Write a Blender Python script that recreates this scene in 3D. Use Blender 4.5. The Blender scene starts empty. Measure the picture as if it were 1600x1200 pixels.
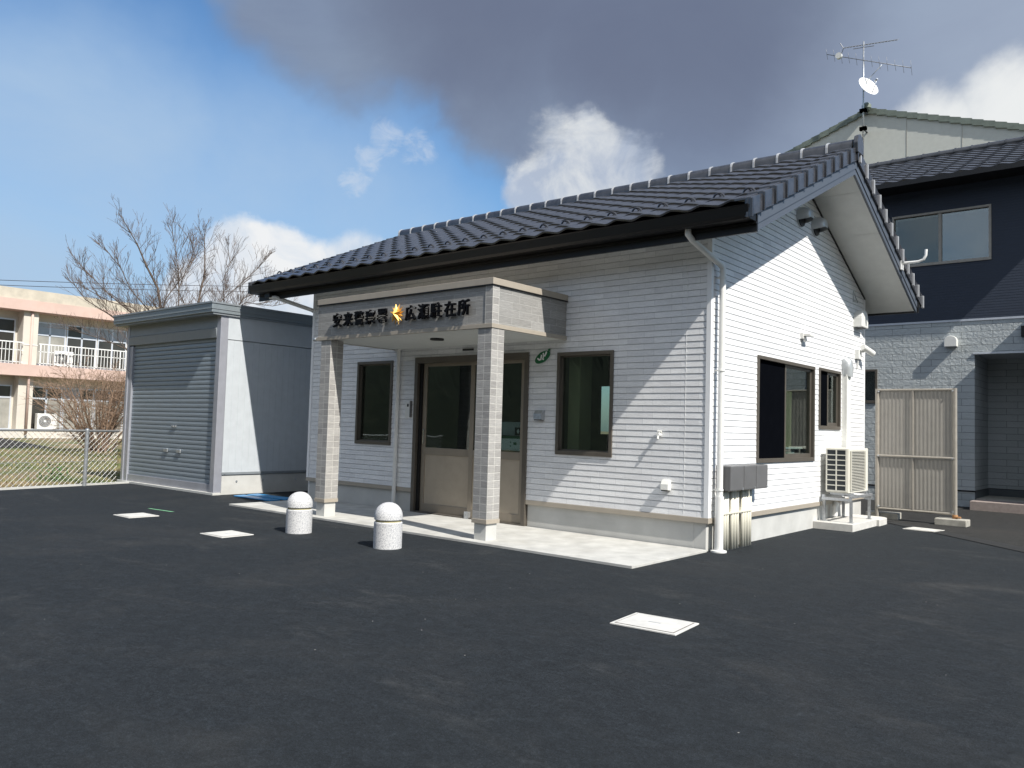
import bpy, bmesh, math, random
from math import radians as RAD, sin, cos, pi
from mathutils import Vector, Matrix, noise as mnoise

random.seed(7)
SC = bpy.context.scene
COL = SC.collection

# ------------------------------------------------------------------ camera
cam_d = bpy.data.cameras.new("camera")
cam = bpy.data.objects.new("camera", cam_d)
COL.objects.link(cam)
SC.camera = cam
cam_d.sensor_width = 36
cam_d.lens = 36 * 1250.2 / 1600
cam_d.clip_start = 0.05
cam_d.clip_end = 2000
_y, _p, _r = RAD(40.0724), RAD(3.09), RAD(1.6306)
_fw = Vector((-sin(_y) * cos(_p), cos(_y) * cos(_p), sin(_p)))
_rt = Vector((cos(_y), sin(_y), 0))
_up = _rt.cross(_fw)
_rt2 = cos(_r) * _rt + sin(_r) * _up
_up2 = -sin(_r) * _rt + cos(_r) * _up
_m = Matrix((_rt2, _up2, -_fw)).transposed().to_4x4()
_m.translation = Vector((4.6226, -9.3991, 1.5))
cam.matrix_world = _m

# ------------------------------------------------------------------ sun + sky
SUN_EL, SUN_AZ = RAD(45.6), RAD(-12.0)          # azimuth measured from +X
sdir = Vector((cos(SUN_EL) * cos(SUN_AZ), cos(SUN_EL) * sin(SUN_AZ), sin(SUN_EL)))
sun_d = bpy.data.lights.new("sun", 'SUN')
sun_d.energy = 4.8
sun_d.angle = RAD(0.5)
sun_d.color = (1.0, 0.955, 0.88)
sun = bpy.data.objects.new("sun", sun_d)
sun.rotation_euler = sdir.to_track_quat('Z', 'Y').to_euler()
COL.objects.link(sun)

SC.view_settings.view_transform = 'Standard'
SC.view_settings.look = 'None'
SC.view_settings.exposure = 0.45
SC.view_settings.gamma = 1.0
SC.view_settings.use_curve_mapping = False
SC.render.film_transparent = False
SC.cycles.max_bounces = 8

W = bpy.data.worlds.new("World")
SC.world = W
W.use_nodes = True
wn = W.node_tree
wn.nodes.clear()
wout = wn.nodes.new('ShaderNodeOutputWorld')
wbg = wn.nodes.new('ShaderNodeBackground')
wbg.inputs['Strength'].default_value = 0.1
wn.links.new(wbg.outputs[0], wout.inputs[0])
sky = wn.nodes.new('ShaderNodeTexSky')
sky.sky_type = 'NISHITA'
sky.sun_disc = False
sky.sun_elevation = SUN_EL
sky.sun_rotation = RAD(90) - SUN_AZ
sky.air_density = 1.3
sky.dust_density = 0.9
sky.ozone_density = 2.2


def wmath(op, a, b=None, clamp=False):
    n = wn.nodes.new('ShaderNodeMath')
    n.operation = op
    n.use_clamp = clamp
    for i, v in enumerate((a, b)):
        if v is None:
            continue
        if isinstance(v, (int, float)):
            n.inputs[i].default_value = v
        else:
            wn.links.new(v, n.inputs[i])
    return n.outputs[0]


def wmix(fac, a, b):
    n = wn.nodes.new('ShaderNodeMix')
    n.data_type = 'RGBA'
    for s, v in ((n.inputs[0], fac), (n.inputs[6], a), (n.inputs[7], b)):
        if isinstance(v, tuple):
            s.default_value = (*v, 1)
        elif isinstance(v, (int, float)):
            s.default_value = v
        else:
            wn.links.new(v, s)
    return n.outputs[2]


wtc = wn.nodes.new('ShaderNodeTexCoord')


def wnoise(scale, detail, rough=0.55, dist=0.0, color=False, stretch=(1, 1, 1), off=(0, 0, 0)):
    mp = wn.nodes.new('ShaderNodeMapping')
    mp.inputs['Scale'].default_value = stretch
    mp.inputs['Location'].default_value = off
    wn.links.new(wtc.outputs['Generated'], mp.inputs['Vector'])
    n = wn.nodes.new('ShaderNodeTexNoise')
    n.inputs['Scale'].default_value = scale
    n.inputs['Detail'].default_value = detail
    n.inputs['Roughness'].default_value = rough
    n.inputs['Distortion'].default_value = dist
    wn.links.new(mp.outputs[0], n.inputs['Vector'])
    return n.outputs['Color'] if color else n.outputs[0]


def warped(scale, amp, detail=6):
    c = wnoise(scale, detail, 0.6, color=True)
    s = wn.nodes.new('ShaderNodeVectorMath')
    s.operation = 'SUBTRACT'
    wn.links.new(c, s.inputs[0])
    s.inputs[1].default_value = (0.5, 0.5, 0.5)
    m = wn.nodes.new('ShaderNodeVectorMath')
    m.operation = 'SCALE'
    wn.links.new(s.outputs[0], m.inputs[0])
    m.inputs['Scale'].default_value = amp
    a = wn.nodes.new('ShaderNodeVectorMath')
    a.operation = 'ADD'
    wn.links.new(wtc.outputs['Generated'], a.inputs[0])
    wn.links.new(m.outputs[0], a.inputs[1])
    nn = wn.nodes.new('ShaderNodeVectorMath')
    nn.operation = 'NORMALIZE'
    wn.links.new(a.outputs[0], nn.inputs[0])
    return nn.outputs[0]


def blob(vec, d, r0, r1):
    dn = wn.nodes.new('ShaderNodeVectorMath')
    dn.operation = 'DOT_PRODUCT'
    wn.links.new(vec, dn.inputs[0])
    dn.inputs[1].default_value = Vector(d).normalized()
    mr = wn.nodes.new('ShaderNodeMapRange')
    mr.interpolation_type = 'SMOOTHSTEP'
    mr.inputs['From Min'].default_value = cos(RAD(r1))
    mr.inputs['From Max'].default_value = cos(RAD(r0))
    wn.links.new(dn.outputs['Value'], mr.inputs['Value'])
    return mr.outputs[0]


def union(*ms):
    o = ms[0]
    for m in ms[1:]:
        o = wmath('MAXIMUM', o, m)
    return o


soft = warped(2.4, 0.20, 6)
fine = warped(11.0, 0.055, 9)
rag = warped(6.0, 0.13, 9)


def cloudmask(region, scale, lo, hi, amt=0.9, dist=0.5, stretch=(1, 1, 1.4)):
    n = wnoise(scale, 9, 0.62, dist, stretch=stretch)
    n = wmath('MULTIPLY', wmath('SUBTRACT', n, 0.5), amt)
    t = wmath('ADD', region, n)
    mr = wn.nodes.new('ShaderNodeMapRange')
    mr.interpolation_type = 'SMOOTHSTEP'
    mr.inputs['From Min'].default_value = lo
    mr.inputs['From Max'].default_value = hi
    wn.links.new(t, mr.inputs['Value'])
    return mr.outputs[0]


# thin veil of high haze in the left of the sky
veil = wmath('MULTIPLY', wnoise(2.2, 6, 0.6, 0.4, stretch=(1, 1, 1.6)), union(
    blob(soft, (-0.935, 0.33, 0.22), 2, 16), blob(soft, (-0.78, 0.48, 0.10), 4, 20)))
veil = wmath('MULTIPLY', veil, 1.45, True)
# the big grey cloud bank
bank = union(blob(soft, (-0.69, 0.53, 0.50), 4, 12), blob(soft, (-0.60, 0.69, 0.415), 2, 9), blob(soft, (-0.47, 0.774, 0.50), 9, 19), blob(soft, (-0.30, 0.858, 0.43), 8, 18.5),
             blob(soft, (-0.17, 0.92, 0.36), 7, 18), blob(soft, (-0.62, 0.60, 0.56), 7, 15.5),
             blob(soft, (0.05, 0.93, 0.4), 12, 24), blob(soft, (-0.37, 0.90, 0.24), 2, 11.5),
             blob(soft, (-0.2, 0.55, 0.85), 22, 36))
dark = cloudmask(bank, 3.0, 0.18, 0.80, 0.75)
tone = wnoise(3.2, 8, 0.6, 0.5, stretch=(1, 1, 1.6), off=(3, 1, 0))
tone = wmath('MULTIPLY', wmath('SUBTRACT', tone, 0.30), 2.3, True)
core = union(blob(soft, (-0.585, 0.66, 0.50), 1, 13), blob(soft, (-0.40, 0.80, 0.50), 2, 14),
             blob(soft, (-0.50, 0.77, 0.44), 0, 8))
dark_col = wmix(tone, (1.45, 1.85, 2.75), (2.0, 2.55, 3.45))
dark_col = wmix(wmath('MULTIPLY', core, 0.75), dark_col, (0.98, 1.16, 1.75))
lightright = blob(soft, (0.0, 0.965, 0.25), 4, 24)
dark_col = wmix(wmath('MULTIPLY', lightright, 0.42), dark_col, (3.6, 4.1, 5.0))
glow = union(blob(fine, (-0.130, 0.932, 0.337), 0.2, 4.4), blob(fine, (-0.19, 0.93, 0.315), 0, 4.2),
             blob(fine, (-0.09, 0.95, 0.300), 0.5, 4.8))
glow = cloudmask(glow, 7.0, 0.12, 1.05, 0.8)
dark_col = wmix(wmath('MULTIPLY', glow, 0.9), dark_col, (6.6, 6.7, 6.6))
# white cumulus
cum = union(blob(rag, (-0.5560, 0.7649, 0.2950), 0.5, 6.4), blob(rag, (-0.590, 0.7469, 0.2800), 0.3, 4.8),
            blob(rag, (-0.520, 0.795, 0.290), 0.3, 5.4), blob(rag, (-0.548, 0.770, 0.330), 0.2, 3.4))
cum = cloudmask(cum, 9.0, 0.40, 0.98, 1.1, 0.9, stretch=(1, 1, 1.1))
small = union(blob(fine, (-0.7537, 0.593, 0.2834), 0.0, 1.9), blob(fine, (-0.7168, 0.6103, 0.3373), 0.0, 1.8),
              blob(fine, (-0.735, 0.60, 0.315), 0, 1.6), blob(fine, (-0.69, 0.635, 0.325), 0, 1.8))
small = wmath('MULTIPLY', cloudmask(small, 26.0, 0.55, 1.5, 2.2, 1.4), 0.45)
low = union(blob(fine, (-0.8296, 0.5225, 0.162), 1.5, 6.0), blob(fine, (-0.8126, 0.5562, 0.120), 2.5, 7.5),
            blob(fine, (-0.855, 0.49, 0.125), 1, 5.5), blob(fine, (-0.76, 0.63, 0.10), 3, 9))
low = cloudmask(low, 9.0, 0.30, 0.72, 0.8)
cshade = wnoise(12.0, 9, 0.62, 0.6)
cshade = wmath('MULTIPLY', wmath('SUBTRACT', cshade, 0.36), 3.4, True)
white = wmix(cshade, (3.4, 3.9, 4.8), (6.3, 6.4, 6.3))
low_col = wmix(cshade, (4.4, 5.1, 6.0), (6.4, 6.5, 6.6))
skyc = wn.nodes.new('ShaderNodeMix')
skyc.data_type = 'RGBA'
skyc.blend_type = 'MULTIPLY'
skyc.inputs[0].default_value = 1
skyc.inputs[7].default_value = (0.60, 0.84, 1.06, 1)
wn.links.new(sky.outputs[0], skyc.inputs[6])
c = skyc.outputs[2]
c = wmix(veil, c, (3.1, 4.2, 5.6))
c = wmix(low, c, low_col)
c = wmix(small, c, (5.0, 5.4, 6.0))
c = wmix(dark, c, dark_col)
c = wmix(wmath('MULTIPLY', cum, 0.9), c, white)
# unseen bright cloud behind the camera, added to lift and neutralise the shade
behind = cloudmask(blob(soft, (0.35, -0.62, 0.62), 35, 72), 2.2, 0.35, 0.9, 1.0)
c = wmix(behind, c, wmix(tone, (3.2, 3.75, 4.7), (6.3, 6.7, 7.2)))
wn.links.new(c, wbg.inputs['Color'])


# ------------------------------------------------------------------ materials
def nodes_of(name):
    m = bpy.data.materials.new(name)
    m.use_nodes = True
    nt = m.node_tree
    return m, nt, nt.nodes['Principled BSDF']


def N(nt, kind, **kw):
    n = nt.nodes.new(kind)
    for k, v in kw.items():
        setattr(n, k, v)
    return n


def coords(nt, scale=(1, 1, 1), wallmap=False, shift=0.0):
    tc = N(nt, 'ShaderNodeTexCoord')
    src = tc.outputs['Object']
    if wallmap:                                   # u = x + y, v = z : brick courses on upright walls
        sp = N(nt, 'ShaderNodeSeparateXYZ')
        nt.links.new(src, sp.inputs[0])
        ad = N(nt, 'ShaderNodeMath', operation='ADD')
        nt.links.new(sp.outputs[0], ad.inputs[0])
        nt.links.new(sp.outputs[1], ad.inputs[1])
        cb = N(nt, 'ShaderNodeCombineXYZ')
        nt.links.new(ad.outputs[0], cb.inputs[0])
        nt.links.new(sp.outputs[2], cb.inputs[1])
        src = cb.outputs[0]
    mp = N(nt, 'ShaderNodeMapping')
    mp.inputs['Scale'].default_value = scale
    mp.inputs['Location'].default_value = (shift, 0, 0)
    nt.links.new(src, mp.inputs['Vector'])
    return mp.outputs[0]


def noise(nt, vec, scale, detail=4, rough=0.6, dist=0.0):
    n = N(nt, 'ShaderNodeTexNoise')
    n.inputs['Scale'].default_value = scale
    n.inputs['Detail'].default_value = detail
    n.inputs['Roughness'].default_value = rough
    n.inputs['Distortion'].default_value = dist
    nt.links.new(vec, n.inputs['Vector'])
    return n.outputs[0]


def ramp(nt, fac, stops):
    r = N(nt, 'ShaderNodeValToRGB')
    e = r.color_ramp.elements
    while len(e) < len(stops):
        e.new(0.5)
    for i, (p, c) in enumerate(stops):
        e[i].position = p
        e[i].color = (*c, 1) if isinstance(c, tuple) else (c, c, c, 1)
    nt.links.new(fac, r.inputs[0])
    return r.outputs[0]


def mixc(nt, fac, a, b, blend='MIX'):
    n = N(nt, 'ShaderNodeMix', data_type='RGBA', blend_type=blend)
    for s, v in ((n.inputs[0], fac), (n.inputs[6], a), (n.inputs[7], b)):
        if isinstance(v, tuple):
            s.default_value = (*v, 1)
        elif isinstance(v, (int, float)):
            s.default_value = v
        else:
            nt.links.new(v, s)
    return n.outputs[2]


def bump(nt, b, h, strength, dist=0.01, prev=None):
    n = N(nt, 'ShaderNodeBump')
    n.inputs['Strength'].default_value = strength
    n.inputs['Distance'].default_value = dist
    nt.links.new(h, n.inputs['Height'])
    if prev is not None:
        nt.links.new(prev, n.inputs['Normal'])
    nt.links.new(n.outputs[0], b.inputs['Normal'])
    return n.outputs[0]


def mat(name, col, rough=0.6, metal=0.0, var=0.12, scale=6, stretch=(1, 1, 1), bmp=0.15, bscale=60, spec=0.5, dirt=0.0,
        dirt_col=(0.12, 0.11, 0.09)):
    m, nt, b = nodes_of(name)
    v = coords(nt, stretch)
    n1 = noise(nt, v, scale, 6)
    lo = tuple(x * (1 - var) for x in col)
    hi = tuple(min(1, x * (1 + var)) for x in col)
    c = ramp(nt, n1, [(0.3, lo), (0.7, hi)])
    if dirt > 0:
        n2 = noise(nt, coords(nt), 1.3, 8, 0.65)
        f = ramp(nt, n2, [(0.48, 0.0), (0.75, dirt)])
        c = mixc(nt, f, c, dirt_col)
    nt.links.new(c, b.inputs['Base Color'])
    rr = ramp(nt, n1, [(0.2, min(1, rough * 0.85)), (0.8, min(1, rough * 1.15))])
    nt.links.new(rr, b.inputs['Roughness'])
    b.inputs['Metallic'].default_value = metal
    b.inputs['Specular IOR Level'].default_value = spec
    if bmp > 0:
        bump(nt, b, noise(nt, v, bscale, 4), bmp, 0.004)
    return m


ZS_ = 0.4223


def siding_mat(name, dark, light):
    m, nt, b = nodes_of(name)
    v = coords(nt, (1.6, 1.6, 26))
    n1 = noise(nt, v, 6.5, 9, 0.75, 0.4)
    v2 = coords(nt, (1.3, 1.3, 6))
    n2 = noise(nt, v2, 2.2, 6, 0.6)
    f = N(nt, 'ShaderNodeMath', operation='MULTIPLY_ADD')
    nt.links.new(n1, f.inputs[0])
    f.inputs[1].default_value = 0.7
    f2 = N(nt, 'ShaderNodeMath', operation='MULTIPLY')
    nt.links.new(n2, f2.inputs[0])
    f2.inputs[1].default_value = 0.3
    nt.links.new(f2.outputs[0], f.inputs[2])
    n5 = noise(nt, coords(nt, (7, 7, 40)), 5.0, 6, 0.75, 0.6)
    f3 = N(nt, 'ShaderNodeMath', operation='MULTIPLY_ADD')
    nt.links.new(n5, f3.inputs[0])
    f3.inputs[1].default_value = 0.35
    f4 = N(nt, 'ShaderNodeMath', operation='MULTIPLY')
    nt.links.new(f.outputs[0], f4.inputs[0])
    f4.inputs[1].default_value = 0.65
    nt.links.new(f4.outputs[0], f3.inputs[2])
    c = ramp(nt, f3.outputs[0], [(0.38, dark), (0.5, tuple((a + b_) / 2 for a, b_ in zip(dark, light))), (0.60, light)])
    nt.links.new(c, b.inputs['Base Color'])
    b.inputs['Roughness'].default_value = 0.55
    brk = N(nt, 'ShaderNodeTexBrick')
    brk.offset = 0.37
    for k_, v_ in (('Scale', 1), ('Brick Width', 0.41), ('Row Height', 0.0836), ('Mortar Size', 0.0035), ('Mortar Smooth', 0.5)):
        brk.inputs[k_].default_value = v_
    brk.inputs['Color1'].default_value = (1, 1, 1, 1)
    brk.inputs['Color2'].default_value = (0.87, 0.87, 0.88, 1)
    brk.inputs['Mortar'].default_value = (0.72, 0.73, 0.74, 1)
    cv = coords(nt, (1, 1, 1), True)
    cs_ = N(nt, 'ShaderNodeMapping')
    cs_.inputs['Location'].default_value = (0, -ZS_, 0)
    nt.links.new(cv, cs_.inputs['Vector'])
    nt.links.new(cs_.outputs[0], brk.inputs['Vector'])
    c = mixc(nt, 1.0, c, brk.outputs['Color'], 'MULTIPLY')
    nt.links.new(c, b.inputs['Base Color'])
    n3 = noise(nt, coords(nt, (5, 5, 45)), 6.0, 8, 0.75, 0.6)
    bump(nt, b, n3, 0.6, 0.006)
    return m


def brick_mat(name, c1, c2, mortar, bw, rh, ms=0.004, offset=0.5, squash=1.0, streak=True, bmp=0.6, rough=0.75, rock=0.0, off_freq=2, shift=0.0):
    m, nt, b = nodes_of(name)
    v = coords(nt, (1, 1, 1), True, shift)
    br = N(nt, 'ShaderNodeTexBrick')
    br.offset = offset
    br.offset_frequency = off_freq
    br.squash = squash
    br.inputs['Scale'].default_value = 1
    br.inputs['Brick Width'].default_value = bw
    br.inputs['Row Height'].default_value = rh
    br.inputs['Mortar Size'].default_value = ms
    br.inputs['Mortar Smooth'].default_value = 0.2
    br.inputs['Color1'].default_value = (*c1, 1)
    br.inputs['Color2'].default_value = (*c2, 1)
    br.inputs['Mortar'].default_value = (*mortar, 1)
    nt.links.new(v, br.inputs['Vector'])
    c = br.outputs['Color']
    if streak:
        ns = noise(nt, coords(nt, (2.5, 2.5, 42)), 4.0, 8, 0.7, 0.4)
        s = ramp(nt, ns, [(0.32, 0.62), (0.62, 1.12)])
        c = mixc(nt, 0.85, c, s, 'MULTIPLY')
    nt.links.new(c, b.inputs['Base Color'])
    b.inputs['Roughness'].default_value = rough
    inv = N(nt, 'ShaderNodeMath', operation='SUBTRACT')
    inv.inputs[0].default_value = 1
    nt.links.new(br.outputs['Fac'], inv.inputs[1])
    p = bump(nt, b, inv.outputs[0], bmp, 0.006)
    if rock > 0:
        nr = noise(nt, coords(nt, (1, 1, 1)), 14, 6, 0.65, 0.6)
        bump(nt, b, nr, rock, 0.05, p)
    elif streak:
        bump(nt, b, noise(nt, coords(nt, (3, 3, 50)), 5, 6), 0.35, 0.005, p)
    return m


def glass_mat(name, tint=(0.66, 0.73, 0.72), f0=0.085):
    m, nt, b = nodes_of(name)
    nt.nodes.remove(b)
    out = nt.nodes['Material Output']
    tr = N(nt, 'ShaderNodeBsdfTransparent')
    tr.inputs[0].default_value = (*tint, 1)
    gl = N(nt, 'ShaderNodeBsdfGlossy')
    gl.inputs['Roughness'].default_value = 0.01
    gl.inputs['Color'].default_value = (0.95, 1, 0.98, 1)
    ge = N(nt, 'ShaderNodeNewGeometry')
    dt = N(nt, 'ShaderNodeVectorMath', operation='DOT_PRODUCT')
    nt.links.new(ge.outputs['Incoming'], dt.inputs[0])
    nt.links.new(ge.outputs['Normal'], dt.inputs[1])
    val = dt.outputs['Value']
    for op, k in (('ABSOLUTE', None), ('SUBTRACT', 1.0), ('POWER', 5.0), ('MULTIPLY_ADD', 1.0 - f0)):
        mnode = N(nt, 'ShaderNodeMath', operation=op)
        if op == 'SUBTRACT':
            mnode.inputs[0].default_value = 1.0
            nt.links.new(val, mnode.inputs[1])
        else:
            nt.links.new(val, mnode.inputs[0])
            if k is not None:
                mnode.inputs[1].default_value = k
            if op == 'MULTIPLY_ADD':
                mnode.inputs[2].default_value = f0
        val = mnode.outputs[0]
    mx = N(nt, 'ShaderNodeMixShader')
    nt.links.new(val, mx.inputs[0])
    nt.links.new(tr.outputs[0], mx.inputs[1])
    nt.links.new(gl.outputs[0], mx.inputs[2])
    nt.links.new(mx.outputs[0], out.inputs[0])
    wv = noise(nt, coords(nt), 1.6, 2)
    bn = N(nt, 'ShaderNodeBump')
    bn.inputs['Strength'].default_value = 0.06
    bn.inputs['Distance'].default_value = 0.02
    nt.links.new(wv, bn.inputs['Height'])
    nt.links.new(bn.outputs[0], gl.inputs['Normal'])
    return m


def asphalt_mat(name, base, streak_amt=1.0, warm=0.0):
    m, nt, b = nodes_of(name)
    o = coords(nt)
    fine_ = noise(nt, o, 130, 5, 0.8)
    mid = noise(nt, o, 38, 6, 0.75)
    big = noise(nt, o, 0.55, 7, 0.62, 0.8)
    strv = coords(nt, (0.6, 1.3, 1))
    stk = noise(nt, strv, 0.9, 7, 0.6, 1.2)
    c0 = ramp(nt, fine_, [(0.30, tuple(x * 0.30 for x in base)), (0.52, base), (0.72, tuple(x * 2.6 for x in base))])
    cm = ramp(nt, mid, [(0.32, 0.62), (0.5, 0.98), (0.68, 1.5)])
    c1 = mixc(nt, 1.0, c0, cm, 'MULTIPLY')
    mott = noise(nt, coords(nt, (1.0, 1.3, 1)), 7.5, 10, 0.82, 0.6)
    c1 = mixc(nt, 1.0, c1, ramp(nt, mott, [(0.30, 0.62), (0.5, 0.98), (0.70, 1.55)]), 'MULTIPLY')
    wp = noise(nt, coords(nt, (0.8, 1.2, 1)), 1.7, 8, 0.7, 0.8)
    c1 = mixc(nt, ramp(nt, wp, [(0.52, 0.0), (0.72, 0.40)]), c1, mixc(nt, 1.0, c1, (1.9, 1.65, 1.45), 'MULTIPLY'))
    f = ramp(nt, big, [(0.52, 0.0), (0.78, 0.12 * streak_amt)])
    c2 = mixc(nt, f, c1, (0.115, 0.105, 0.092))
    f2 = ramp(nt, stk, [(0.56, 0.0), (0.78, 0.17 * streak_amt)])
    grain = ramp(nt, mott, [(0.40, 0.25), (0.62, 1.7)])
    f2 = mixc(nt, 1.0, f2, grain, 'MULTIPLY')
    c3 = mixc(nt, f2, c2, (0.13, 0.125, 0.115))
    vo = N(nt, 'ShaderNodeTexVoronoi')
    vo.inputs['Scale'].default_value = 9
    nt.links.new(o, vo.inputs['Vector'])
    vs = N(nt, 'ShaderNodeSeparateColor')
    nt.links.new(vo.outputs['Color'], vs.inputs[0])
    near = N(nt, 'ShaderNodeMath', operation='LESS_THAN')
    nt.links.new(vo.outputs['Distance'], near.inputs[0])
    near.inputs[1].default_value = 0.045
    rare = N(nt, 'ShaderNodeMath', operation='GREATER_THAN')
    nt.links.new(vs.outputs[0], rare.inputs[0])
    rare.inputs[1].default_value = 0.93
    bth = N(nt, 'ShaderNodeMath', operation='MULTIPLY')
    nt.links.new(near.outputs[0], bth.inputs[0])
    nt.links.new(rare.outputs[0], bth.inputs[1])
    c4 = mixc(nt, bth.outputs[0], c3, (0.30, 0.29, 0.27))
    nt.links.new(c4, b.inputs['Base Color'])
    b.inputs['Roughness'].default_value = 0.92
    b.inputs['Specular IOR Level'].default_value = 0.25
    p = bump(nt, b, fine_, 0.5, 0.006)
    bump(nt, b, mid, 0.12, 0.01, p)
    return m


M = {}
M['siding'] = siding_mat('white_siding', (0.66, 0.665, 0.67), (0.93, 0.935, 0.94))
M['corner'] = mat('white_corner_trim', (0.80, 0.81, 0.82), 0.4, var=0.03, bmp=0.05)
M['tile_gray'] = brick_mat('grey_canopy_tile', (0.34, 0.335, 0.325), (0.27, 0.265, 0.255), (0.40, 0.40, 0.385), 0.42, 0.1025, 0.004, offset=0.37)
M['tile_post'] = brick_mat('grey_post_tile', (0.40, 0.39, 0.375), (0.30, 0.29, 0.28), (0.50, 0.49, 0.46), 0.1235, 0.1, 0.0065, offset=0.0, shift=4.158)
M['tile_post_left'] = brick_mat('grey_left_post_tile', (0.40, 0.39, 0.375), (0.30, 0.29, 0.28), (0.50, 0.49, 0.46), 0.1235, 0.1, 0.0065, offset=0.0, shift=7.538)
M['beige'] = mat('beige_metal_trim', (0.36, 0.32, 0.265), 0.4, var=0.05, bmp=0.03)
M['bronze'] = mat('bronze_aluminium', (0.125, 0.110, 0.092), 0.38, 0.35, var=0.08, bmp=0.03)
M['bronze_lt'] = mat('light_bronze_aluminium', (0.25, 0.215, 0.17), 0.42, 0.2, var=0.05, bmp=0.03, stretch=(1, 1, 0.2))
M['panel'] = mat('tan_door_panel', (0.35, 0.30, 0.235), 0.5, 0.1, var=0.07, bmp=0.04)
M['glass'] = glass_mat('window_glass')
M['glass_up'] = glass_mat('reflecting_window_glass', (0.5, 0.6, 0.65), 0.18)
M['concrete'] = mat('pale_concrete', (0.50, 0.50, 0.48), 0.85, var=0.08, scale=3, bmp=0.25, bscale=90, dirt=0.25, dirt_col=(0.33, 0.33, 0.31))
M['apron'] = mat('apron_concrete', (0.47, 0.465, 0.44), 0.85, var=0.17, scale=3.4, bmp=0.4, bscale=120, dirt=0.75, dirt_col=(0.36, 0.345, 0.31))
M['roof'] = mat('dark_roof_tile', (0.043, 0.045, 0.053), 0.24, var=0.35, scale=9, bmp=0.10, bscale=40, spec=0.9)
M['collar'] = mat('pale_collar_and_lip_glint', (0.42, 0.43, 0.45), 0.3, var=0.1, bmp=0.05, spec=0.9)  # pale tone also paints the glint on the rear verge lips
M['lip_shade'] = mat('shade_dark_tile_end', (0.022, 0.023, 0.028), 0.25, var=0.2, bmp=0.0, spec=0.9)  # darker copy of the roof tile, shade painted on front verge ends
M['barge'] = mat('slate_grey_board', (0.075, 0.09, 0.115), 0.5, var=0.05, bmp=0.08, stretch=(1, 1, 1))
M['black'] = mat('black_metal', (0.0045, 0.0045, 0.0055), 0.45, var=0.1, bmp=0.03)
M['soffit'] = mat('soffit_board', (0.61, 0.625, 0.605), 0.8, var=0.05, bmp=0.2, bscale=130)
M['offwhite'] = mat('off_white_plastic', (0.72, 0.72, 0.69), 0.4, var=0.04, bmp=0.02)
M['pipe'] = mat('white_drainpipe', (0.72, 0.72, 0.70), 0.35, var=0.05, bmp=0.02)
M['ivory'] = mat('ivory_conduit', (0.72, 0.69, 0.58), 0.4, var=0.05, bmp=0.02)
M['greybox'] = mat('grey_meter_box', (0.135, 0.135, 0.138), 0.4, 0.1, var=0.07, bmp=0.04)
M['silver'] = mat('galvanised_steel', (0.50, 0.52, 0.54), 0.38, 0.75, var=0.18, scale=20, bmp=0.05)
M['aerial_metal'] = mat('dull_aerial_metal', (0.22, 0.23, 0.25), 0.5, 0.4, bmp=0.0)
M['chrome'] = mat('polished_steel', (0.62, 0.62, 0.62), 0.18, 1.0, var=0.03, bmp=0.0)
M['hood'] = mat('grey_vent_hood', (0.46, 0.48, 0.49), 0.35, 0.3, var=0.08, bmp=0.02)
M['letter'] = mat('black_letter', (0.002, 0.002, 0.003), 0.6, var=0.1, bmp=0.0, spec=0.15)
M['gold'] = mat('gold_emblem_metal', (0.90, 0.50, 0.11), 0.30, 0.45, var=0.06, bmp=0.0)
M['green'] = mat('green_plate', (0.004, 0.13, 0.045), 0.4, var=0.08, bmp=0.0)
M['white'] = mat('white_paint', (0.8, 0.8, 0.79), 0.5, var=0.03, bmp=0.0)
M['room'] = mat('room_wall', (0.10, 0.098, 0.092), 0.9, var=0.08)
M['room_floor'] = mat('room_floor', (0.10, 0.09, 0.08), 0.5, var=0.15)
M['curtain'] = mat('ochre_curtain', (0.40, 0.36, 0.20), 0.9, var=0.1, bmp=0.2, stretch=(12, 12, 0.2))
M['curtain_gr'] = mat('pale_curtain', (0.48, 0.50, 0.50), 0.9, var=0.1, stretch=(12, 12, 0.2))
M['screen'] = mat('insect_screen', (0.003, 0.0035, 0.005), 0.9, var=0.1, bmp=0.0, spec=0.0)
M['shutter'] = mat('grey_shutter_steel', (0.27, 0.315, 0.355), 0.42, 0.2, var=0.07, scale=3, bmp=0.02, stretch=(1, 1, 8))
M['shedtrim'] = mat('grey_shed_trim', (0.26, 0.285, 0.305), 0.42, 0.25, var=0.06, bmp=0.03)
M['shedroof'] = mat('grey_shed_roof_rim', (0.23, 0.265, 0.285), 0.42, 0.25, var=0.06, bmp=0.03)
M['shedwall'] = mat('pale_shed_panel', (0.50, 0.535, 0.565), 0.45, 0.05, var=0.05, bmp=0.05)
M['frame_lilac'] = mat('silver_shutter_rail', (0.46, 0.47, 0.52), 0.35, 0.5, var=0.05, bmp=0.03)
M['stone'] = brick_mat('white_stone_siding', (0.47, 0.505, 0.515), (0.41, 0.445, 0.455), (0.19, 0.21, 0.22), 0.62, 0.152, 0.005, offset=0.37,
                       streak=False, rock=0.55, bmp=0.9)
M['navy'] = mat('navy_siding', (0.026, 0.036, 0.058), 0.65, var=0.2, scale=3, stretch=(1, 1, 20), bmp=0.5, bscale=10)
M['pinktile'] = mat('brown_step_tile', (0.32, 0.265, 0.24), 0.7, var=0.12, scale=14, bmp=0.15)
M['gable'] = mat('cream_gable_board', (0.60, 0.61, 0.56), 0.8, var=0.05, bmp=0.1)
M['verdigris'] = mat('green_grey_roof_edge', (0.17, 0.20, 0.17), 0.6, var=0.2, bmp=0.2)
M['fence_steel'] = mat('galvanised_wire', (0.42, 0.43, 0.43), 0.45, 0.5, var=0.15, bmp=0.0)
M['corrug'] = mat('tan_corrugated_plastic', (0.285, 0.27, 0.245), 0.5, var=0.07, bmp=0.05)
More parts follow.
